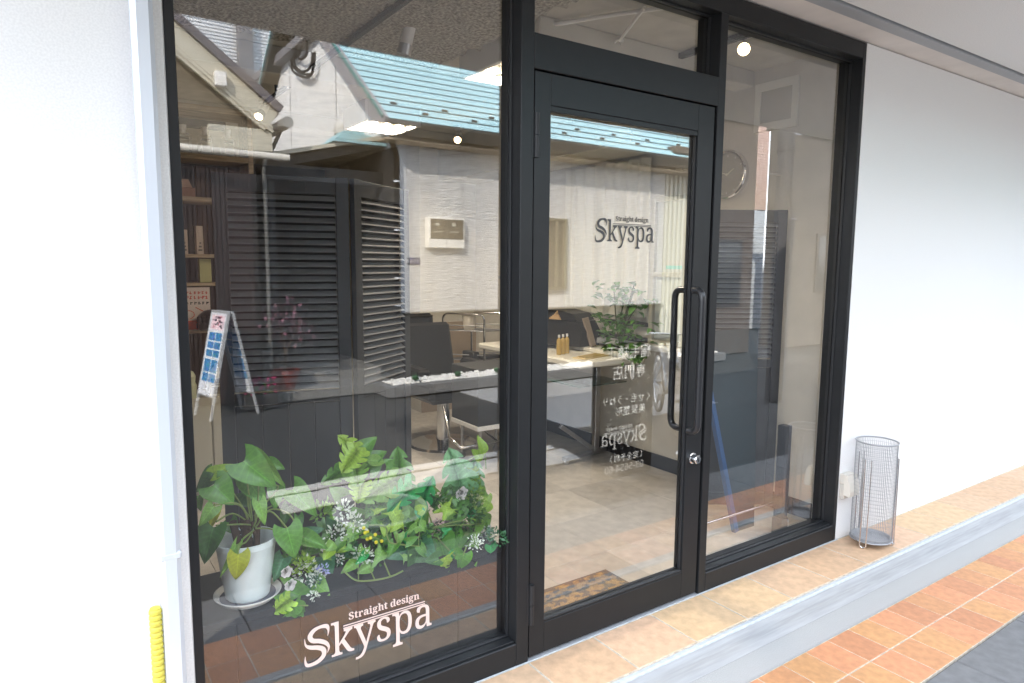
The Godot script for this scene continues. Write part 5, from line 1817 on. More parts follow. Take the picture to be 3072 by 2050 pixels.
	for k in 4:
		st = nst()
		var f := k * 0.24
		prism(st, PackedVector2Array([Vector2(2.95 + f * 0.55, 3.02 + f * 0.35), Vector2(3.66, 3.02 + f * 0.35), Vector2(3.66, 3.06 + f * 0.35), Vector2(2.97 + f * 0.55, 3.05 + f * 0.35)]), 0.5 - f * 0.3, Transform3D(Basis.IDENTITY, Vector3(0, 0, 6.5 + f * 0.9)))
		obj("hip_sheet", st, M.teal, po)
	bxo("fascia", M.blackin, po, 2.12, 3.66, 2.52, 2.70, 6.33, 6.39, 0.003)
	bxo("post", M.blackin, po, 2.20, 2.28, -0.1, 2.6, 6.42, 6.50, 0.004)
	bxo("side_shade_panel", M.dark, po, 3.635, 3.659, -0.1, 2.98, 5.985, 9.59)  # dark sheet added over the sunlit wall to stand for porch shade
	bxo("back_wall", M.dark, po, 1.9, 3.67, -0.1, 3.2, 9.6, 9.7)
	bxo("door", mat(0.05, 0.03, 0.02, 0.5), po, 2.4, 3.2, -0.1, 2.0, 9.54, 9.599, 0.005)
	for k in 2:
		bxo("step", mat(0.26, 0.26, 0.25, 0.8, {"tex": "fine"}), po, 1.95, 3.62, -0.1 + 0.0, 0.02 + 0.12 * k, 5.95 + 0.5 * k, 6.449 + 0.5 * k if k == 0 else 9.5, 0.006)
	# raised bed with white pebbles
	var bed := thing("planter_bed", "low concrete edged bed of white pebbles along the siding house", "planter bed")
	bxo("kerb", M.gutter, bed, 3.30, 9.6, -0.1, 0.035, 5.50, 5.62, 0.01)
	bxo("kerb", M.gutter, bed, 3.30, 3.42, -0.1, 0.035, 5.6205, 6.0, 0.01)
	bxo("soil", mat(0.3, 0.29, 0.27, 0.95), bed, 3.42, 9.6, -0.1, 0.005, 5.6205, 6.029)
	st = nst()
	ball(st, Vector3.ZERO, Vector3(1, 0.72, 0.85), 6)
	var peb := st.commit()
	var mm := MultiMesh.new()
	mm.transform_format = MultiMesh.TRANSFORM_3D
	mm.mesh = peb
	mm.instance_count = 2600
	for k in 2600:
		var r := rng.randf_range(0.016, 0.03)
		var bs := Basis(Vector3.UP, rng.randf() * TAU) * Basis(Vector3.RIGHT, rng.randf_range(-0.5, 0.5))
		mm.set_instance_transform(k, Transform3D(bs.scaled(Vector3(r, r, r)), Vector3(rng.randf_range(3.45, 9.55), 0.012 + rng.randf() * 0.03, rng.randf_range(5.64, 6.01))))
	var mi := MultiMeshInstance3D.new()
	mi.multimesh = mm
	mi.material_override = mat(0.80, 0.80, 0.78, 0.7)
	mi.name = "pebbles"
	mi.set_meta("kind", "stuff")
	bed.add_child(mi)
	var names := ["tiny rosette of succulent leaves at the left end of the pebble bed", "tiny rosette of succulent leaves second along the pebble bed", "tiny rosette of succulent leaves third along the pebble bed", "tiny rosette of succulent leaves fourth along the pebble bed"]
	for k in 4:
		var su := nst()
		for j in 12:
			var a := j * 2.4
			var lm := leaf_mesh("oval", 0)
			su.append_from(lm, 0, Transform3D(Basis(Vector3.UP, a) * Basis(Vector3.RIGHT, 0.9 - 0.04 * j) * Basis.from_scale(Vector3(0.035, 0.085, 0.085)), Vector3(0, 0.02, 0)))
		var s := obj("succulent", su, leaf_mats()[6])
		s.position = Vector3(3.75 + 0.62 * k, 0.03, 5.68)
		tag(s, names[k], "succulent", "succulents in the pebble bed")
	street_left()
	street_right()

func street_left() -> void:
	var st := nst()
	var h := thing("brown_tiled_house", "house with brown tiled wall and cream bargeboard gable across the street at left", "house")
	bxo("wall", M.browntile, h, -2.9, 2.0, -0.1, 2.76, 6.15, 6.30)
	bxo("side_wall", M.browntile, h, 1.86, 2.0, -0.1, 2.76, 6.301, 12.0)
	for k in 40:
		bxo("tile_rib", M.ribtile, h, 0.01 + 0.0485 * k, 0.051 + 0.0485 * k, -0.08, 2.74, 6.134, 6.1495, 0.002)
	st = nst()
	prism(st, PackedVector2Array([Vector2(-2.9, 2.7605), Vector2(2.0, 2.7605), Vector2(2.0, 3.22), Vector2(-0.45, 5.08), Vector2(-2.9, 3.22)]), 0.12, at3(Vector3(0, 0, 6.23)))
	obj("gable", st, mat(0.17, 0.145, 0.11, 0.9, {"tex": "stain"}), h)
	st = nst()
	bar(st, Vector3(2.17, 3.12, 6.04), Vector3(-0.40, 5.08, 6.04), 0.05, 0.30, 0.004)
	bar(st, Vector3(-3.07, 3.12, 6.04), Vector3(-0.50, 5.08, 6.04), 0.05, 0.30, 0.004)
	obj("bargeboard", st, M.cream, h)
	st = nst()
	bar(st, Vector3(2.17, 2.995, 6.013), Vector3(-0.40, 4.955, 6.013), 0.03, 0.03, 0.004)
	bar(st, Vector3(2.17, 3.04, 6.013), Vector3(-0.40, 5.00, 6.013), 0.012, 0.02, 0.002)
	obj("bargeboard_moulding", st, M.cream, h)
	st = nst()
	bar(st, Vector3(2.26, 3.245, 6.0), Vector3(-0.40, 5.30, 6.0), 0.09, 0.09, 0.004)
	obj("verge_flashing", st, mat(0.10, 0.09, 0.105, 0.5), h)
	for s in [1, -1]:
		st = nst()
		bar(st, Vector3(-0.45 + s * 2.70, 3.20, 9.1), Vector3(-0.45, 5.28, 9.1), 6.0, 0.05, 0.0)
		obj("roof", st, mat(0.13, 0.12, 0.125, 0.6), h)
	bxo("eave_box", M.cream, h, 1.50, 2.17, 2.78, 3.02, 6.05, 6.149, 0.004)
	st = nst()
	tube(st, [Vector3(2.30, 3.10, 5.88), Vector3(2.30, 3.10, 12)], 0.065, 10)
	obj("gutter", st, mat(0.26, 0.26, 0.25, 0.5), h)
	st = nst()
	tube(st, smooth([Vector3(2.30, 3.05, 6.2), Vector3(2.2, 2.85, 6.14), Vector3(2.085, 2.65, 6.1), Vector3(2.085, 2.4, 6.1)], 4) + [Vector3(2.085, -0.08, 6.1)], 0.024, 10)
	obj("downpipe", st, mat(0.10, 0.10, 0.095, 0.8), h)
	st = nst()
	bb(st, -0.06, 0.06, 0, 0.15, -0.09, 0.0, 0.01)
	var wl := obj("wall_light", st, M.whitep)
	wl.position = Vector3(1.62, 3.40, 6.01)
	tag(wl, "white box shaped wall light on the cream bargeboard", "wall light")
	st = nst()
	tube(st, [Vector3(0.45, 2.74, 5.98), Vector3(2.26, 2.68, 5.72)], 0.04, 10)
	bb(st, 0.45, 2.0, 2.70, 2.74, 5.99, 6.13)
	var cn := obj("canopy_gutter", st, mat(0.60, 0.58, 0.53, 0.5))
	tag(cn, "pale half round gutter along the low canopy of the tiled house", "gutter")
	# far building with ribbed pale cladding
	var fb := thing("ribbed_building", "tall far building clad in pale horizontal ribs behind the gap", "building")
	bxo("wall", mat(0.62, 0.63, 0.66, 0.7), fb, 0.2, 6.5, -0.1, 9.0, 16.0, 16.3)
	st = nst()
	for k in 110:
		bb(st, 1.72, 6.5, 0.2 + 0.08 * k, 0.245 + 0.08 * k, 15.965, 15.999, 0.0)
	obj("cladding_ribs", st, mat(0.70, 0.71, 0.74, 0.6), fb).set_meta("kind", "stuff")
	st = nst()
	for k in 70:
		bb(st, 0.2, 1.68, 0.2 + 0.125 * k, 0.30 + 0.125 * k, 15.95, 15.999, 0.0)
	obj("brick_courses", st, mat(0.42, 0.33, 0.33, 0.8), fb).set_meta("kind", "stuff")
	bxo("downpipe", mat(0.17, 0.165, 0.18, 0.5), fb, 4.05, 4.40, 0.0, 9.0, 15.75, 15.94, 0.02)
	# A-frame board
	var af := thing("a_frame_sign", "white a-frame board with blue photo panels standing by the tiled house", "sign", Vector3(1.50, -0.12, 5.72), 0.0)
	var tf := Transform3D(Basis(Vector3.UP, -0.22), Vector3.ZERO)
	for s in [-1, 1]:
		st = nst()
		for z in [-0.20, 0.20]:
			bar(st, tf * Vector3(s * 0.26, 0.0, z), tf * Vector3(s * 0.02, 1.12, z), 0.03, 0.03, 0.004)
		bar(st, tf * Vector3(s * 0.02, 1.12, -0.2), tf * Vector3(s * 0.02, 1.12, 0.2), 0.03, 0.03, 0.004)
		bar(st, tf * Vector3(s * 0.21, 0.24, -0.2), tf * Vector3(s * 0.21, 0.24, 0.2), 0.03, 0.02, 0.004)
		obj("frame", st, M.grey, af)
		st = nst()
		var q := [tf * Vector3(s * 0.215, 0.25, -0.185), tf * Vector3(s * 0.215, 0.25, 0.185), tf * Vector3(s * 0.03, 1.11, 0.185), tf * Vector3(s * 0.03, 1.11, -0.185)]
		var nn: Vector3 = tf.basis * Vector3(s * 0.978, 0.21, 0)
		quad(st, q[0] + nn * 0.006, q[1] + nn * 0.006, q[2] + nn * 0.006, q[3] + nn * 0.006, nn)
		quad(st, q[0], q[1], q[2], q[3], -nn)
		obj("panel", st, aframe_print(), af)
	# shrub in red pot and flower trough at the porch
	var sp := thing("red_pot_shrub", "pinkish leaved shrub in a dark red pot on the porch step", "potted plant", Vector3(2.24, 0.025, 6.1))
	st = nst()
	lathe(st, [Vector2(0, 0), Vector2(0.11, 0), Vector2(0.16, 0.2), Vector2(0.175, 0.2), Vector2(0.175, 0.24), Vector2(0.15, 0.24), Vector2(0.14, 0.2), Vector2(0, 0.19)], 22)
	obj("pot", st, mat(0.16, 0.03, 0.022, 0.5), sp)
	st = nst()
	tube(st, smooth([Vector3(0, 0.18, 0), Vector3(0.02, 0.45, 0.02), Vector3(-0.03, 0.75, 0)], 4), 0.016, 7)
	tube(st, smooth([Vector3(0, 0.4, 0), Vector3(0.12, 0.6, 0.05), Vector3(0.2, 0.8, 0.0)], 4), 0.01, 6)
	obj("trunk", st, M.planks[0], sp)
	for q in [[0, 0.85, 0, 0.30, 150, [0.16, 0.07, 0.10]], [0.16, 0.66, 0.05, 0.24, 110, [0.10, 0.04, 0.055]]]:
		var many := nst()
		var lm := leaf_mesh("oval", 0)
		for k in q[4]:
			var d: Vector3 = Vector3(rng.randf_range(-1, 1), rng.randf_range(-0.7, 0.7), rng.randf_range(-1, 1)).normalized() * q[3] * pow(rng.randf(), 0.4)
			var s := rng.randf_range(0.04, 0.08)
			many.append_from(lm, 0, Transform3D(Basis(Vector3.UP, rng.randf() * TAU) * Basis(Vector3.RIGHT, rng.randf_range(-2, 0)) * Basis.from_scale(Vector3(s * 0.5, s, s)), Vector3(q[0], q[1], q[2]) + d))
		obj("foliage", many, mat(q[5][0], q[5][1], q[5][2], 0.6, {"back": 0.2, "both": 1}), sp).set_meta("kind", "stuff")
	var ft := thing("flower_trough", "small trough of magenta flowers beside the a-frame board", "planter", Vector3(1.86, -0.095, 5.75))
	st = nst()
	bb(st, -0.18, 0.18, 0, 0.16, -0.08, 0.08, 0.012)
	obj("trough", st, M.dark, ft)
	st = nst()
	for k in 60:
		ball(st, Vector3(rng.randf_range(-0.17, 0.17), rng.randf_range(0.17, 0.34), rng.randf_range(-0.08, 0.08)), Vector3(0.018, 0.012, 0.018), 6)
	obj("blossoms", st, mat(0.36, 0.03, 0.13, 0.6), ft).set_meta("kind", "stuff")
	st = nst()
	var lm2 := leaf_mesh("oval", 1)
	for k in 50:
		st.append_from(lm2, 0, Transform3D(Basis(Vector3.UP, rng.randf() * TAU) * Basis(Vector3.RIGHT, rng.randf_range(-1.5, 0.2)) * Basis.from_scale(Vector3(0.03, 0.07, 0.07)), Vector3(rng.randf_range(-0.16, 0.16), rng.randf_range(0.14, 0.24), rng.randf_range(-0.07, 0.07))))
	obj("foliage", st, leaf_mats()[0], ft).set_meta("kind", "stuff")

func aframe_print() -> StandardMaterial3D:
	if M.has("aprint"):
		return M.aprint
	var im := Image.create(96, 224, false, Image.FORMAT_RGB8)
	im.fill(Color(0.86, 0.88, 0.92))
	var r := RandomNumberGenerator.new()
	r.seed = 12
	im.fill_rect(Rect2i(8, 6, 80, 40), Color(0.93, 0.82, 0.86))
	for k in 26:
		im.fill_rect(Rect2i(12 + r.randi_range(0, 60), 8 + r.randi_range(0, 30), r.randi_range(4, 14), r.randi_range(2, 5)), Color(0.12, 0.12, 0.2) if k % 4 else Color(0.7, 0.3, 0.4))
	for row in [[54, 22], [80, 18], [102, 18], [128, 34], [166, 22]]:
		for c in 2:
			var x := 8 + 42 * c
			im.fill_rect(Rect2i(x, row[0], 38, row[1]), Color(0.24, 0.52, 0.74))
			for j in 10:
				im.fill_rect(Rect2i(x + 2 + r.randi_range(0, 26), row[0] + 2 + r.randi_range(0, row[1] - 7), r.randi_range(3, 9), r.randi_range(2, 5)), Color(0.16 + 0.3 * r.randf(), 0.38 + 0.3 * r.randf(), 0.58 + 0.3 * r.randf()))
	var m := mat(1, 1, 1, 0.5)
	m.albedo_texture = ImageTexture.create_from_image(im)
	M.aprint = m
	return m

func street_right() -> void:
	# carport wall of ribbed sheet, window and roof to the right of the siding house
	var c := thing("ribbed_shed", "pale ribbed metal shed with a brown eave right of the siding house", "shed")
	bxo("wall", mat(0.50, 0.51, 0.46, 0.6), c, 8.42, 9.15, -0.1, 3.3, 6.06, 6.14)
	var st := nst()
	for k in 7:
		bb(st, 8.45 + 0.105 * k, 8.51 + 0.105 * k, -0.05, 3.28, 6.02, 6.0595, 0.008)
	obj("ribs", st, mat(0.55, 0.56, 0.50, 0.5), c).set_meta("kind", "stuff")
	bxo("side_wall", mat(0.50, 0.51, 0.46, 0.6), c, 9.05, 9.15, -0.1, 3.3, 6.141, 12.0)
	bxo("roof", mat(0.10, 0.085, 0.07, 0.8), c, 8.3, 9.15, 3.31, 3.42, 5.7, 12.1, 0.01)
		# dark houses beside the gap, with their shade put into the colour
	var dh := thing("dark_house", "dark brown house wall, shade put into its colour, right of the ribbed shed", "house")
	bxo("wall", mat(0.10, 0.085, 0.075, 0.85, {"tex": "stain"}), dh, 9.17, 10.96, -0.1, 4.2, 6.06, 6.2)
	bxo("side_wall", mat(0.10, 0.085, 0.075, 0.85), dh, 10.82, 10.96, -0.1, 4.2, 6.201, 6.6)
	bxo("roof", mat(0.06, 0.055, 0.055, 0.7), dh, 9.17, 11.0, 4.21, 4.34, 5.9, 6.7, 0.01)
	for x in [9.7]:
		var wn := bxo("window", M.dark, dh, x, x + 0.9, 0.8, 2.0, 6.02, 6.059, 0.004)
		bxo("pane", mat(0.03, 0.035, 0.04, 0.1), wn, x + 0.05, x + 0.85, 0.85, 1.95, 6.012, 6.0195)
	var d2 := thing("long_dark_house", "long dark grey house wall, shade put into its colour, at the far right end of the street", "house")
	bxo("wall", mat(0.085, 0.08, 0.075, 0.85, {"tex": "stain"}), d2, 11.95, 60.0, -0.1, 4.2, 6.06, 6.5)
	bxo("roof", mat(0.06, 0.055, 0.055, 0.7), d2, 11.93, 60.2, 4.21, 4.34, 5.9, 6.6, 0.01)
	for x in [13.0, 16.0, 19.0, 23.0]:
		var wn := bxo("window", M.dark, d2, x, x + 1.4, 1.0, 2.2, 6.02, 6.059, 0.004)
		bxo("pane", mat(0.03, 0.035, 0.04, 0.1), wn, x + 0.06, x + 1.34, 1.06, 2.14, 6.012, 6.0195)
	# brick clad block far along the street
	var b := thing("brick_block", "narrow pink brick clad block far along the street to the right", "building")
	bxo("core", mat(0.40, 0.30, 0.27, 0.8), b, 14.95, 15.40, 2.95, 5.5, 9.0, 9.5)
	bxo("sky_panel", mat(0.60, 0.66, 0.72, 0.6), b, 14.95, 15.40, -0.1, 2.945, 9.0, 9.5)  # pale blue panel standing in for a strip of sky
	st = nst()
	var bm := nst()
	box(bm, Vector3.ZERO, Vector3(0.105, 0.055, 0.02), 0.004)
	var brick := bm.commit()
	var tones := [mat(0.50, 0.36, 0.32, 0.8), mat(0.44, 0.30, 0.26, 0.8), mat(0.55, 0.42, 0.38, 0.8)]
	for r in 38:
		for k in 4:
			put("brick", brick, tones[rng.randi_range(0, 2)], b).position = Vector3(15.01 + 0.112 * k, 2.99 + 0.066 * r, 8.992)
	# utility pole near the kerb
	var up := thing("utility_pole", "pale grey concrete utility pole standing beside the road to the right", "pole", Vector3(7.27, -0.1, 2.95))
	st = nst()
	tube(st, [Vector3(0, 0, 0), Vector3(0, 8.5, 0)], 0.10, 18, false, 0.08)
	obj("shaft", st, mat(0.075, 0.075, 0.08, 0.9, {"tex": "fine"}), up)
	for y in [1.2, 3.0, 5.4]:
		st = nst()
		lathe(st, [Vector2(0.101, -0.02), Vector2(0.106, -0.02), Vector2(0.106, 0.02), Vector2(0.101, 0.02)], 18, at3(Vector3(0, y, 0)))
		obj("band", st, M.dark, up)
	st = nst()
	for k in 6:
		tube(st, [Vector3(-0.09, 2.2 + 0.5 * k, 0), Vector3(-0.28, 2.2 + 0.5 * k, 0)] if k & 1 else [Vector3(0.09, 2.2 + 0.5 * k, 0), Vector3(0.28, 2.2 + 0.5 * k, 0)], 0.01, 6)
	obj("climbing_bolt", st, M.steel, up)

func anthurium(stem: Material) -> void:
	lf(0.466, 0.919, -0.170, 0.541, 0.839, -0.110, 0.112, "heart", 1)
	lf(0.371, 0.864, -0.150, 0.421, 0.812, -0.110, 0.098, "heart", 1)
	lf(0.377, 0.894, -0.170, 0.428, 0.920, -0.150, 0.044, "heart", 2)
	lf(0.387, 0.877, -0.240, 0.335, 0.829, -0.220, 0.056, "heart", 0)
	lf(0.524, 0.906, -0.230, 0.589, 0.817, -0.170, 0.046, "heart", 7)
	lf(0.569, 0.876, -0.260, 0.610, 0.850, -0.240, 0.040, "heart", 1)
	lf(0.486, 0.838, -0.220, 0.529, 0.765, -0.170, 0.073, "heart", 1)
	lf(0.471, 0.794, -0.250, 0.502, 0.756, -0.200, 0.085, "heart", 0)
	lf(0.496, 0.797, -0.120, 0.503, 0.729, -0.090, 0.042, "heart", 7)
	lf(0.364, 0.808, -0.120, 0.319, 0.763, -0.100, 0.046, "heart", 7)
	lf(0.377, 0.784, -0.160, 0.350, 0.723, -0.140, 0.029, "heart", 4)
	lf(0.363, 0.740, -0.130, 0.321, 0.645, -0.100, 0.082, "heart", 0)
	lf(0.583, 0.685, -0.140, 0.598, 0.592, -0.100, 0.092, "heart", 1)
	lf(0.640, 0.633, -0.160, 0.714, 0.601, -0.120, 0.059, "heart", 1)
	lf(0.658, 0.624, -0.200, 0.711, 0.648, -0.170, 0.048, "heart", 6)
	lf(0.427, 0.645, -0.115, 0.416, 0.563, -0.100, 0.068, "heart", 4)
	lf(0.425, 0.669, -0.130, 0.372, 0.581, -0.110, 0.027, "heart", 7)
	lf(0.634, 0.775, -0.240, 0.692, 0.701, -0.170, 0.084, "heart", 1)
	lf(0.578, 0.793, -0.240, 0.565, 0.735, -0.200, 0.059, "heart", 1)
	lf(0.627, 0.709, -0.270, 0.593, 0.646, -0.250, 0.044, "heart", 0)
	lf(0.425, 0.714, -0.220, 0.434, 0.683, -0.190, 0.057, "heart", 1)
	lf(0.335, 0.823, -0.200, 0.335, 0.780, -0.180, 0.033, "heart", 7)
	lf(0.638, 0.695, -0.200, 0.634, 0.656, -0.160, 0.032, "heart", 0)
	lf(0.447, 0.835, -0.250, 0.471, 0.873, -0.270, 0.062, "heart", 0)
	lf(0.502, 0.833, -0.250, 0.528, 0.795, -0.240, 0.062, "heart", 0)
	stalk([Vector3(0.492, 0.694, -0.200), Vector3(0.485, 0.783, -0.200), Vector3(0.466, 0.919, -0.170)], 0.0026, stem)
	stalk([Vector3(0.485, 0.695, -0.200), Vector3(0.452, 0.775, -0.170), Vector3(0.397, 0.807, -0.150), Vector3(0.371, 0.857, -0.150)], 0.0026, stem)
	stalk([Vector3(0.488, 0.679, -0.200), Vector3(0.504, 0.745, -0.180), Vector3(0.524, 0.906, -0.230)], 0.0026, stem)
	stalk([Vector3(0.482, 0.704, -0.200), Vector3(0.427, 0.757, -0.170), Vector3(0.371, 0.755, -0.130)], 0.0026, stem)
	stalk([Vector3(0.494, 0.697, -0.190), Vector3(0.450, 0.717, -0.170), Vector3(0.370, 0.744, -0.130)], 0.0026, stem)
	stalk([Vector3(0.497, 0.688, -0.190), Vector3(0.536, 0.745, -0.160), Vector3(0.583, 0.685, -0.140)], 0.0026, stem)
	stalk([Vector3(0.497, 0.690, -0.190), Vector3(0.546, 0.735, -0.200), Vector3(0.594, 0.723, -0.180), Vector3(0.614, 0.693, -0.160), Vector3(0.640, 0.633, -0.160)], 0.0026, stem)
	stalk([Vector3(0.493, 0.681, -0.190), Vector3(0.449, 0.681, -0.140), Vector3(0.429, 0.668, -0.115), Vector3(0.427, 0.645, -0.115)], 0.0026, stem)
	stalk([Vector3(0.489, 0.678, -0.190), Vector3(0.458, 0.664, -0.150), Vector3(0.425, 0.669, -0.130)], 0.0026, stem)
	stalk([Vector3(0.497, 0.686, -0.190), Vector3(0.532, 0.682, -0.180), Vector3(0.559, 0.671, -0.170)], 0.0026, stem)
	stalk([Vector3(0.478, 0.705, -0.200), Vector3(0.464, 0.754, -0.180), Vector3(0.429, 0.800, -0.140), Vector3(0.364, 0.812, -0.120)], 0.0026, stem)
	stalk([Vector3(0.486, 0.707, -0.200), Vector3(0.481, 0.780, -0.210), Vector3(0.486, 0.838, -0.220)], 0.0026, stem)
	stalk([Vector3(0.500, 0.700, -0.200), Vector3(0.488, 0.762, -0.140), Vector3(0.496, 0.797, -0.120)], 0.0026, stem)
	stalk([Vector3(0.499, 0.721, -0.210), Vector3(0.579, 0.788, -0.230), Vector3(0.578, 0.802, -0.240)], 0.0026, stem)
	stalk([Vector3(0.506, 0.724, -0.220), Vector3(0.604, 0.747, -0.240), Vector3(0.634, 0.775, -0.240)], 0.0026, stem)
	stalk([Vector3(0.482, 0.724, -0.200), Vector3(0.425, 0.833, -0.200), Vector3(0.377, 0.896, -0.170)], 0.0026, stem)
	stalk([Vector3(0.496, 0.738, -0.210), Vector3(0.545, 0.840, -0.240), Vector3(0.569, 0.876, -0.260)], 0.0026, stem)

func garland(stem: Material) -> void:
	var st := nst()
	var leafs := leaf_mats()
	var pale := mat(0.66, 0.72, 0.62, 0.6, {"both": 1})
	var cream := mat(0.66, 0.66, 0.36, 0.6, {"both": 1})
	var lilac := mat(0.36, 0.38, 0.66, 0.6, {"both": 1})
	var pinkish := mat(0.62, 0.46, 0.44, 0.6, {"both": 1})
	var petal := mat(0.80, 0.77, 0.74, 0.6, {"both": 1})
	var berry := mat(0.66, 0.60, 0.02, 0.3)
	lf(0.884, 0.844, -0.300, 0.825, 0.923, -0.280, 0.079, "monstera", 2)
	lf(0.878, 0.863, -0.280, 0.811, 0.814, -0.240, 0.104, "monstera", 2)
	lf(0.904, 0.835, -0.330, 0.968, 0.899, -0.320, 0.078, "heart", 1)
	lf(0.938, 0.801, -0.330, 1.011, 0.837, -0.320, 0.067, "heart", 1)
	lf(0.922, 0.814, -0.310, 1.002, 0.799, -0.300, 0.047, "oval", 7)
	lf(0.860, 0.784, -0.330, 0.755, 0.764, -0.300, 0.076, "monstera", 1)
	lf(0.874, 0.794, -0.290, 0.862, 0.749, -0.240, 0.099, "monstera", 7)
	lf(0.888, 0.742, -0.270, 0.859, 0.693, -0.230, 0.088, "monstera", 2)
	lf(1.045, 0.700, -0.300, 1.047, 0.835, -0.280, 0.123, "monstera", 1)
	lf(1.026, 0.724, -0.280, 0.883, 0.692, -0.230, 0.107, "monstera", 7)
	lf(1.082, 0.699, -0.250, 0.975, 0.657, -0.210, 0.102, "monstera", 5)
	lf(1.134, 0.611, -0.300, 1.181, 0.711, -0.280, 0.095, "monstera", 5)
	lf(1.133, 0.625, -0.290, 1.084, 0.698, -0.280, 0.065, "oval", 5)
	lf(1.321, 0.639, -0.300, 1.271, 0.796, -0.280, 0.153, "monstera", 3)
	lf(1.364, 0.642, -0.310, 1.410, 0.732, -0.300, 0.113, "monstera", 3)
	lf(1.433, 0.750, -0.320, 1.424, 0.830, -0.310, 0.049, "oval", 2)
	lf(1.432, 0.728, -0.320, 1.391, 0.780, -0.310, 0.052, "oval", 2)
	lf(0.893, 0.589, -0.270, 1.001, 0.653, -0.250, 0.102, "heart", 0)
	lf(1.087, 0.627, -0.260, 1.138, 0.537, -0.220, 0.087, "heart", 7)
	lf(0.987, 0.634, -0.220, 1.015, 0.572, -0.190, 0.082, "ivy", 2)
	lf(1.074, 0.561, -0.200, 1.005, 0.545, -0.180, 0.057, "ivy", 7)
	lf(1.087, 0.564, -0.210, 1.122, 0.535, -0.180, 0.073, "ivy", 7)
	lf(1.073, 0.504, -0.170, 1.004, 0.411, -0.088, 0.118, "heart", 0)
	lf(1.037, 0.491, -0.180, 0.929, 0.499, -0.150, 0.077, "heart", 6)
	lf(1.088, 0.507, -0.200, 1.088, 0.489, -0.088, 0.078, "heart", 6)
	lf(1.166, 0.487, -0.190, 1.143, 0.440, -0.088, 0.115, "heart", 1)
	lf(1.128, 0.471, -0.088, 1.156, 0.402, -0.088, 0.077, "ivy", 2)
	lf(1.237, 0.505, -0.210, 1.186, 0.486, -0.088, 0.096, "ivy", 1)
	lf(1.283, 0.489, -0.220, 1.193, 0.495, -0.088, 0.068, "heart", 1)
	lf(1.281, 0.462, -0.180, 1.261, 0.421, -0.088, 0.087, "heart", 7)
	lf(1.212, 0.465, -0.088, 1.198, 0.393, -0.088, 0.061, "heart", 1)
	lf(1.232, 0.597, -0.230, 1.157, 0.598, -0.210, 0.065, "ivy", 2)
	lf(1.213, 0.596, -0.220, 1.188, 0.568, -0.190, 0.081, "ivy", 2)
	lf(1.261, 0.556, -0.260, 1.342, 0.591, -0.240, 0.090, "heart", 1)
	lf(1.270, 0.622, -0.270, 1.301, 0.579, -0.250, 0.056, "oval", 1)
	lf(1.277, 0.658, -0.290, 1.224, 0.623, -0.270, 0.071, "heart", 0)
	lf(1.419, 0.575, -0.290, 1.426, 0.634, -0.280, 0.069, "ivy", 7)
	lf(1.422, 0.591, -0.270, 1.417, 0.552, -0.250, 0.053, "heart", 2)
	lf(1.395, 0.541, -0.280, 1.428, 0.518, -0.260, 0.063, "ivy", 1)
	lf(1.351, 0.524, -0.220, 1.352, 0.484, -0.190, 0.067, "ivy", 2)
	lf(1.365, 0.544, -0.260, 1.404, 0.509, -0.240, 0.079, "heart", 1)
	lf(0.571, 0.477, -0.140, 0.675, 0.432, -0.088, 0.080, "heart", 1)
	lf(0.573, 0.468, -0.088, 0.514, 0.438, -0.088, 0.062, "monstera", 2)
	lf(0.581, 0.446, -0.088, 0.639, 0.379, -0.088, 0.086, "ivy", 1)
	lf(0.583, 0.444, -0.088, 0.558, 0.410, -0.088, 0.062, "heart", 1)
	lf(0.673, 0.469, -0.150, 0.694, 0.457, -0.088, 0.070, "heart", 7)
	lf(0.580, 0.569, -0.180, 0.536, 0.519, -0.150, 0.058, "heart", 6)
	lf(0.929, 0.513, -0.180, 0.871, 0.473, -0.140, 0.075, "ivy", 7)
	lf(0.884, 0.477, -0.170, 0.827, 0.474, -0.140, 0.049, "oval", 7)
	lf(0.828, 0.504, -0.160, 0.764, 0.498, -0.130, 0.039, "oval", 7)
	lf(0.803, 0.599, -0.200, 0.836, 0.585, -0.170, 0.074, "heart", 7)
	lf(0.758, 0.535, -0.220, 0.785, 0.576, -0.200, 0.074, "heart", 6)
	lf(0.865, 0.630, -0.250, 0.840, 0.670, -0.230, 0.064, "heart", 1)
	lf(0.780, 0.609, -0.260, 0.752, 0.655, -0.240, 0.063, "heart", 6)
	lf(0.718, 0.534, -0.200, 0.735, 0.484, -0.160, 0.078, "heart", 6)
	lf(0.657, 0.577, -0.190, 0.652, 0.548, -0.160, 0.033, "oval", 7)
	lf(0.603, 0.565, -0.180, 0.586, 0.549, -0.150, 0.051, "ivy", 1)
	lf(0.975, 0.572, -0.250, 0.911, 0.616, -0.220, 0.061, "ivy", 7)
	lf(1.010, 0.604, -0.240, 1.023, 0.563, -0.200, 0.078, "ivy", 2)
	lf(1.019, 0.674, -0.270, 1.023, 0.634, -0.240, 0.091, "monstera", 5)
	lf(0.939, 0.653, -0.270, 0.896, 0.624, -0.240, 0.071, "heart", 1)
	lf(0.938, 0.553, -0.220, 0.944, 0.508, -0.180, 0.077, "heart", 1)
	lf(0.826, 0.528, -0.220, 0.781, 0.511, -0.190, 0.057, "heart", 1)
	lf(0.711, 0.578, -0.220, 0.677, 0.549, -0.200, 0.061, "heart", 1)
	lf(1.106, 0.474, -0.088, 1.056, 0.475, -0.088, 0.053, "heart", 0)
	lf(1.356, 0.624, -0.290, 1.381, 0.576, -0.260, 0.066, "heart", 1)
	lf(1.051, 0.651, -0.270, 1.075, 0.595, -0.240, 0.092, "heart", 0)
	lf(0.994, 0.642, -0.270, 0.926, 0.618, -0.240, 0.090, "heart", 1)
	lf(1.386, 0.543, -0.270, 1.432, 0.562, -0.250, 0.052, "ivy", 1)
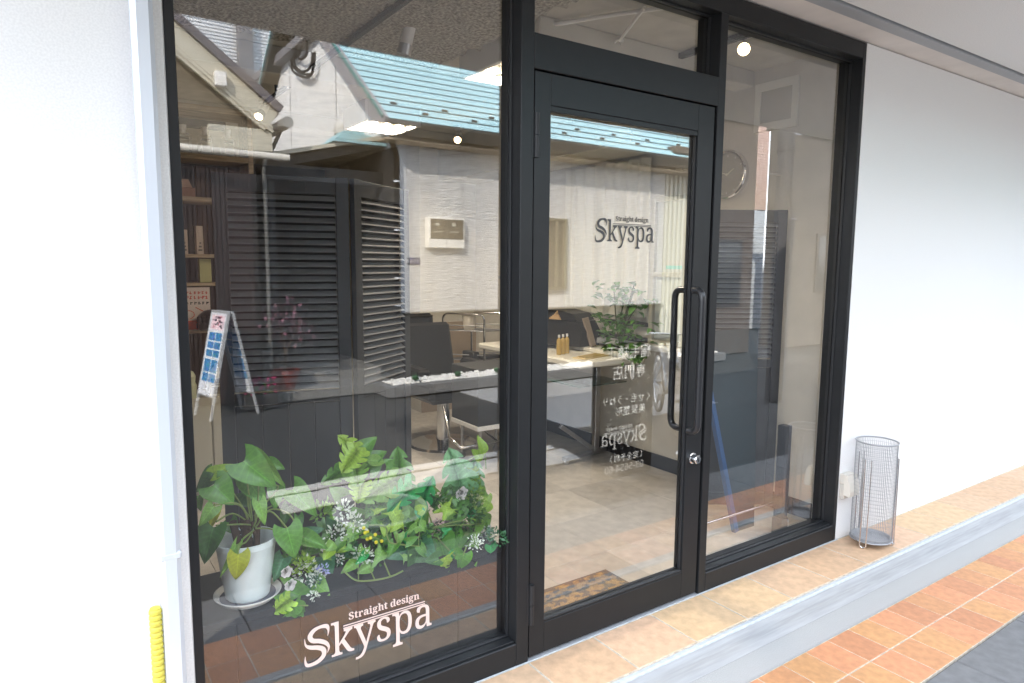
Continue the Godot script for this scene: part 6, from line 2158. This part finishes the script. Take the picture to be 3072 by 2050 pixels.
	lf(1.394, 0.519, -0.260, 1.428, 0.473, -0.240, 0.064, "oval", 7)
	lf(1.243, 0.529, -0.250, 1.288, 0.491, -0.220, 0.083, "heart", 0)
	lf(1.209, 0.585, -0.290, 1.181, 0.637, -0.280, 0.049, "oval", 0)
	lf(0.828, 0.689, -0.310, 0.788, 0.737, -0.290, 0.070, "heart", 1)
	lf(0.943, 0.772, -0.320, 0.988, 0.785, -0.310, 0.067, "heart", 1)
	lf(1.046, 0.754, -0.310, 1.004, 0.806, -0.300, 0.074, "heart", 1)
	stalk([Vector3(0.766, 0.495, -0.140), Vector3(0.792, 0.467, -0.120), Vector3(0.813, 0.465, -0.088), Vector3(0.878, 0.454, -0.088), Vector3(0.927, 0.454, -0.088), Vector3(0.965, 0.462, -0.088)], 0.0030, stem, "vine")
	stalk([Vector3(0.821, 0.494, -0.140), Vector3(0.801, 0.475, -0.088)], 0.0020, stem, "vine")
	stalk([Vector3(0.862, 0.477, -0.140), Vector3(0.858, 0.460, -0.088)], 0.0025, stem, "vine")
	stalk([Vector3(0.918, 0.482, -0.140), Vector3(0.915, 0.457, -0.088)], 0.0030, stem, "vine")
	stalk([Vector3(0.888, 0.609, -0.200), Vector3(0.943, 0.594, -0.190), Vector3(0.943, 0.563, -0.170), Vector3(0.952, 0.542, -0.160), Vector3(0.991, 0.528, -0.155), Vector3(1.062, 0.505, -0.155)], 0.0030, stem, "vine")
	stalk([Vector3(0.989, 0.572, -0.190), Vector3(0.975, 0.534, -0.158)], 0.0020, stem, "vine")
	stalk([Vector3(1.026, 0.549, -0.180), Vector3(1.014, 0.522, -0.158)], 0.0020, stem, "vine")
	stalk([Vector3(1.075, 0.547, -0.180), Vector3(1.060, 0.506, -0.158)], 0.0020, stem, "vine")
	stalk([Vector3(1.140, 0.531, -0.200), Vector3(1.164, 0.489, -0.170), Vector3(1.160, 0.482, -0.088), Vector3(1.180, 0.457, -0.088), Vector3(1.205, 0.458, -0.088), Vector3(1.223, 0.488, -0.088)], 0.0030, stem, "vine")
	stalk([Vector3(1.145, 0.534, -0.220), Vector3(1.201, 0.545, -0.200), Vector3(1.264, 0.544, -0.200), Vector3(1.307, 0.522, -0.200)], 0.0028, stem, "vine")
	stalk([Vector3(1.145, 0.530, -0.220), Vector3(1.212, 0.536, -0.200), Vector3(1.280, 0.527, -0.190), Vector3(1.350, 0.516, -0.190)], 0.0025, stem, "vine")
	stalk([Vector3(1.190, 0.454, -0.088), Vector3(1.180, 0.464, -0.088), Vector3(1.173, 0.475, -0.150)], 0.0020, stem, "vine")
	stalk([Vector3(1.140, 0.612, -0.300), Vector3(1.156, 0.580, -0.270), Vector3(1.155, 0.541, -0.230)], 0.0030, stem, "vine")
	stalk([Vector3(1.363, 0.559, -0.280), Vector3(1.372, 0.594, -0.290), Vector3(1.366, 0.641, -0.290)], 0.0025, stem, "vine")
	stalk([Vector3(1.447, 0.691, -0.310), Vector3(1.450, 0.754, -0.320)], 0.0025, stem, "vine")
	stalk([Vector3(1.344, 0.741, -0.300), Vector3(1.401, 0.750, -0.320)], 0.0035, stem, "vine")
	stalk([Vector3(0.874, 0.855, -0.290), Vector3(0.875, 0.822, -0.300), Vector3(0.875, 0.786, -0.290)], 0.0025, stem, "vine")
	stalk([Vector3(0.959, 0.785, -0.320), Vector3(0.930, 0.805, -0.330)], 0.0025, stem, "vine")
	stalk([Vector3(0.565, 0.448, -0.088), Vector3(0.595, 0.442, -0.088), Vector3(0.628, 0.431, -0.088)], 0.0025, stem, "vine")
	sprig(Vector3(0.799, 0.674, -0.220), 0.035, 57, 0.013, pale)
	sprig(Vector3(0.826, 0.631, -0.200), 0.045, 75, 0.014, pale)
	sprig(Vector3(0.757, 0.608, -0.200), 0.038, 62, 0.012, pale)
	sprig(Vector3(0.734, 0.677, -0.240), 0.035, 64, 0.019, leafs[7])
	sprig(Vector3(0.644, 0.523, -0.150), 0.042, 75, 0.013, pale)
	sprig(Vector3(0.679, 0.493, -0.150), 0.030, 50, 0.012, pale)
	sprig(Vector3(0.636, 0.546, -0.150), 0.030, 64, 0.017, leafs[2])
	sprig(Vector3(0.847, 0.515, -0.170), 0.038, 75, 0.013, pale)
	sprig(Vector3(0.815, 0.547, -0.200), 0.030, 64, 0.016, leafs[6])
	sprig(Vector3(0.789, 0.518, -0.200), 0.040, 64, 0.017, leafs[6])
	sprig(Vector3(0.764, 0.523, -0.180), 0.020, 30, 0.012, pale)
	sprig(Vector3(0.696, 0.513, -0.140), 0.018, 30, 0.011, lilac)
	sprig(Vector3(0.662, 0.472, -0.150), 0.030, 64, 0.019, leafs[6])
	sprig(Vector3(0.650, 0.460, -0.088), 0.018, 30, 0.011, pale)
	sprig(Vector3(1.370, 0.466, -0.200), 0.040, 62, 0.013, pale)
	sprig(Vector3(1.262, 0.495, -0.088), 0.030, 55, 0.012, pale)
	sprig(Vector3(1.370, 0.480, -0.250), 0.045, 80, 0.020, leafs[6])
	sprig(Vector3(1.370, 0.573, -0.280), 0.035, 50, 0.013, cream)
	sprig(Vector3(1.370, 0.680, -0.300), 0.030, 54, 0.017, leafs[2])
	sprig(Vector3(1.370, 0.630, -0.290), 0.035, 64, 0.019, leafs[7])
	sprig(Vector3(1.370, 0.572, -0.270), 0.035, 50, 0.013, cream)
	sprig(Vector3(1.370, 0.548, -0.270), 0.040, 70, 0.019, leafs[7])
	sprig(Vector3(1.358, 0.496, -0.088), 0.040, 70, 0.017, leafs[6])
	sprig(Vector3(1.370, 0.599, -0.290), 0.050, 96, 0.020, leafs[2])
	sprig(Vector3(1.186, 0.540, -0.240), 0.020, 38, 0.012, pinkish)
	sprig(Vector3(1.165, 0.504, -0.220), 0.020, 38, 0.012, pinkish)
	sprig(Vector3(1.212, 0.484, -0.220), 0.050, 96, 0.022, leafs[0])
	sprig(Vector3(1.315, 0.539, -0.250), 0.060, 112, 0.023, leafs[0])
	sprig(Vector3(0.947, 0.609, -0.300), 0.070, 128, 0.025, leafs[0])
	sprig(Vector3(0.769, 0.552, -0.240), 0.060, 112, 0.023, leafs[0])
	sprig(Vector3(0.648, 0.553, -0.200), 0.050, 96, 0.022, leafs[1])
	sprig(Vector3(0.930, 0.498, -0.220), 0.050, 96, 0.022, leafs[0])
	sprig(Vector3(1.090, 0.512, -0.220), 0.060, 112, 0.023, leafs[1])
	sprig(Vector3(1.213, 0.603, -0.300), 0.050, 80, 0.022, leafs[1])
	sprig(Vector3(1.300, 0.605, -0.300), 0.050, 96, 0.022, leafs[1])
	sprig(Vector3(1.364, 0.477, -0.240), 0.050, 96, 0.020, leafs[7])
	lf(0.875, 0.612, -0.212, 0.872, 0.588, -0.192, 0.030, "heart", 1)
	lf(1.012, 0.546, -0.187, 1.019, 0.514, -0.167, 0.045, "ivy", 5)
	lf(1.013, 0.569, -0.239, 0.992, 0.546, -0.219, 0.048, "heart", 1)
	lf(1.376, 0.567, -0.257, 1.330, 0.551, -0.237, 0.049, "heart", 7)
	lf(1.148, 0.485, -0.088, 1.178, 0.460, -0.088, 0.039, "oval", 5)
	lf(0.908, 0.615, -0.226, 0.931, 0.593, -0.206, 0.040, "ivy", 1)
	lf(1.330, 0.470, -0.088, 1.331, 0.433, -0.088, 0.048, "heart", 5)
	lf(1.176, 0.472, -0.088, 1.223, 0.470, -0.088, 0.042, "heart", 1)
	lf(0.712, 0.559, -0.172, 0.731, 0.535, -0.152, 0.030, "heart", 7)
	lf(1.055, 0.511, -0.139, 1.075, 0.467, -0.119, 0.036, "heart", 1)
	lf(0.978, 0.659, -0.278, 0.977, 0.631, -0.258, 0.032, "oval", 1)
	lf(0.729, 0.567, -0.159, 0.700, 0.551, -0.139, 0.042, "heart", 2)
	lf(1.368, 0.569, -0.254, 1.349, 0.521, -0.234, 0.042, "oval", 2)
	lf(0.781, 0.576, -0.138, 0.808, 0.562, -0.118, 0.038, "ivy", 1)
	lf(1.100, 0.609, -0.227, 1.099, 0.578, -0.207, 0.040, "heart", 5)
	lf(0.812, 0.581, -0.194, 0.812, 0.555, -0.174, 0.032, "oval", 0)
	lf(1.086, 0.605, -0.230, 1.119, 0.627, -0.210, 0.045, "oval", 2)
	lf(0.977, 0.605, -0.250, 1.003, 0.572, -0.230, 0.033, "oval", 1)
	lf(1.010, 0.535, -0.151, 1.048, 0.550, -0.131, 0.034, "heart", 1)
	lf(0.743, 0.610, -0.212, 0.716, 0.579, -0.192, 0.032, "oval", 1)
	lf(1.234, 0.473, -0.183, 1.266, 0.480, -0.163, 0.047, "oval", 7)
	lf(0.836, 0.610, -0.215, 0.804, 0.599, -0.195, 0.029, "heart", 2)
	lf(1.435, 0.568, -0.257, 1.394, 0.538, -0.237, 0.044, "oval", 2)
	lf(0.791, 0.678, -0.252, 0.829, 0.661, -0.232, 0.030, "ivy", 7)
	lf(0.935, 0.552, -0.201, 0.970, 0.534, -0.181, 0.039, "heart", 1)
	lf(1.263, 0.568, -0.262, 1.224, 0.544, -0.242, 0.047, "oval", 7)
	lf(0.856, 0.539, -0.175, 0.829, 0.506, -0.155, 0.043, "heart", 7)
	lf(1.393, 0.604, -0.308, 1.435, 0.589, -0.288, 0.043, "heart", 1)
	lf(0.980, 0.685, -0.315, 1.006, 0.693, -0.295, 0.049, "heart", 2)
	lf(1.109, 0.607, -0.262, 1.104, 0.568, -0.242, 0.038, "ivy", 1)
	lf(0.761, 0.696, -0.254, 0.739, 0.668, -0.234, 0.030, "heart", 2)
	lf(1.205, 0.511, -0.225, 1.171, 0.498, -0.205, 0.044, "oval", 7)
	lf(1.190, 0.656, -0.316, 1.230, 0.641, -0.296, 0.048, "ivy", 7)
	lf(0.712, 0.660, -0.199, 0.722, 0.621, -0.179, 0.030, "heart", 0)
	lf(1.372, 0.504, -0.226, 1.407, 0.514, -0.206, 0.044, "heart", 7)
	lf(0.981, 0.636, -0.280, 1.024, 0.648, -0.260, 0.034, "heart", 1)
	lf(0.966, 0.534, -0.160, 0.931, 0.504, -0.140, 0.040, "heart", 1)
	lf(1.221, 0.534, -0.233, 1.225, 0.507, -0.213, 0.043, "oval", 0)
	lf(1.388, 0.563, -0.282, 1.433, 0.550, -0.262, 0.049, "heart", 1)
	lf(0.833, 0.621, -0.224, 0.865, 0.635, -0.204, 0.046, "heart", 0)
	lf(0.994, 0.559, -0.181, 0.985, 0.525, -0.161, 0.039, "heart", 7)
	lf(0.852, 0.601, -0.192, 0.811, 0.589, -0.172, 0.043, "ivy", 1)
	lf(0.997, 0.597, -0.200, 0.964, 0.574, -0.180, 0.044, "heart", 2)
	lf(1.256, 0.586, -0.276, 1.289, 0.608, -0.256, 0.040, "ivy", 2)
	lf(0.792, 0.560, -0.182, 0.752, 0.556, -0.162, 0.039, "heart", 2)
	lf(1.351, 0.504, -0.216, 1.265, 0.513, -0.088, 0.040, "heart", 7)
	lf(1.371, 0.484, -0.186, 1.400, 0.499, -0.166, 0.038, "ivy", 0)
	lf(0.743, 0.595, -0.156, 0.713, 0.583, -0.136, 0.042, "oval", 7)
	lf(0.963, 0.632, -0.275, 0.935, 0.611, -0.255, 0.037, "oval", 1)
	lf(0.817, 0.615, -0.237, 0.814, 0.575, -0.217, 0.038, "ivy", 2)
	lf(1.009, 0.630, -0.259, 1.031, 0.600, -0.239, 0.036, "oval", 5)
	lf(1.335, 0.570, -0.248, 1.327, 0.524, -0.228, 0.038, "oval", 5)
	lf(1.182, 0.518, -0.197, 1.211, 0.534, -0.177, 0.045, "ivy", 5)
	lf(1.270, 0.613, -0.257, 1.262, 0.584, -0.237, 0.050, "ivy", 1)
	lf(1.275, 0.548, -0.247, 1.314, 0.546, -0.227, 0.048, "heart", 1)
	lf(1.307, 0.521, -0.205, 1.334, 0.500, -0.185, 0.040, "ivy", 1)
	lf(0.774, 0.583, -0.174, 0.738, 0.559, -0.154, 0.036, "heart", 1)
	lf(1.039, 0.613, -0.241, 1.029, 0.577, -0.221, 0.047, "heart", 7)
	lf(1.206, 0.509, -0.202, 1.162, 0.506, -0.182, 0.043, "heart", 0)
	lf(0.867, 0.576, -0.206, 0.906, 0.564, -0.186, 0.030, "heart", 7)
	lf(1.117, 0.557, -0.212, 1.115, 0.510, -0.192, 0.044, "oval", 0)
	lf(0.973, 0.665, -0.268, 1.014, 0.675, -0.248, 0.035, "ivy", 2)
	lf(1.018, 0.526, -0.193, 0.985, 0.493, -0.173, 0.047, "heart", 2)
	lf(0.927, 0.634, -0.247, 0.970, 0.648, -0.227, 0.031, "ivy", 2)
	lf(0.848, 0.527, -0.153, 0.814, 0.506, -0.133, 0.031, "heart", 5)
	lf(0.995, 0.478, -0.150, 1.020, 0.493, -0.130, 0.042, "ivy", 7)
	lf(0.947, 0.594, -0.195, 0.934, 0.564, -0.175, 0.038, "heart", 2)
	lf(1.050, 0.576, -0.250, 1.073, 0.541, -0.230, 0.039, "heart", 1)
	lf(1.126, 0.594, -0.244, 1.126, 0.563, -0.224, 0.032, "ivy", 1)
	lf(1.017, 0.592, -0.246, 1.045, 0.590, -0.226, 0.038, "ivy", 5)
	rose(Vector3(0.574, 0.545, -0.130), 0.0258, petal)
	rose(Vector3(0.582, 0.503, -0.120), 0.0270, petal)
	rose(Vector3(0.712, 0.578, -0.170), 0.0180, petal)
	rose(Vector3(1.299, 0.632, -0.260), 0.0372, petal)
	st = nst()
	ball(st, Vector3(0.870, 0.598, -0.174), Vector3(0.0066, 0.0066, 0.0066), 10)
	obj("berry", st, berry, plant)
	st = nst()
	ball(st, Vector3(0.857, 0.600, -0.164), Vector3(0.0066, 0.0066, 0.0066), 10)
	obj("berry", st, berry, plant)
	st = nst()
	ball(st, Vector3(0.877, 0.576, -0.164), Vector3(0.0066, 0.0066, 0.0066), 10)
	obj("berry", st, berry, plant)
	st = nst()
	ball(st, Vector3(0.895, 0.584, -0.164), Vector3(0.0066, 0.0066, 0.0066), 10)
	obj("berry", st, berry, plant)
	st = nst()
	ball(st, Vector3(0.895, 0.558, -0.158), Vector3(0.0066, 0.0066, 0.0066), 10)
	obj("berry", st, berry, plant)
	st = nst()
	ball(st, Vector3(0.921, 0.552, -0.170), Vector3(0.0066, 0.0066, 0.0066), 10)
	obj("berry", st, berry, plant)
	st = nst()
	ball(st, Vector3(0.850, 0.621, -0.157), Vector3(0.0066, 0.0066, 0.0066), 10)
	obj("berry", st, berry, plant)
	st = nst()
	ball(st, Vector3(0.869, 0.570, -0.174), Vector3(0.0066, 0.0066, 0.0066), 10)
	obj("berry", st, berry, plant)
	stalk([Vector3(0.844, 0.599, -0.180), Vector3(0.868, 0.588, -0.165), Vector3(0.890, 0.577, -0.165), Vector3(0.915, 0.560, -0.165)], 0.0016, stem, "vine")
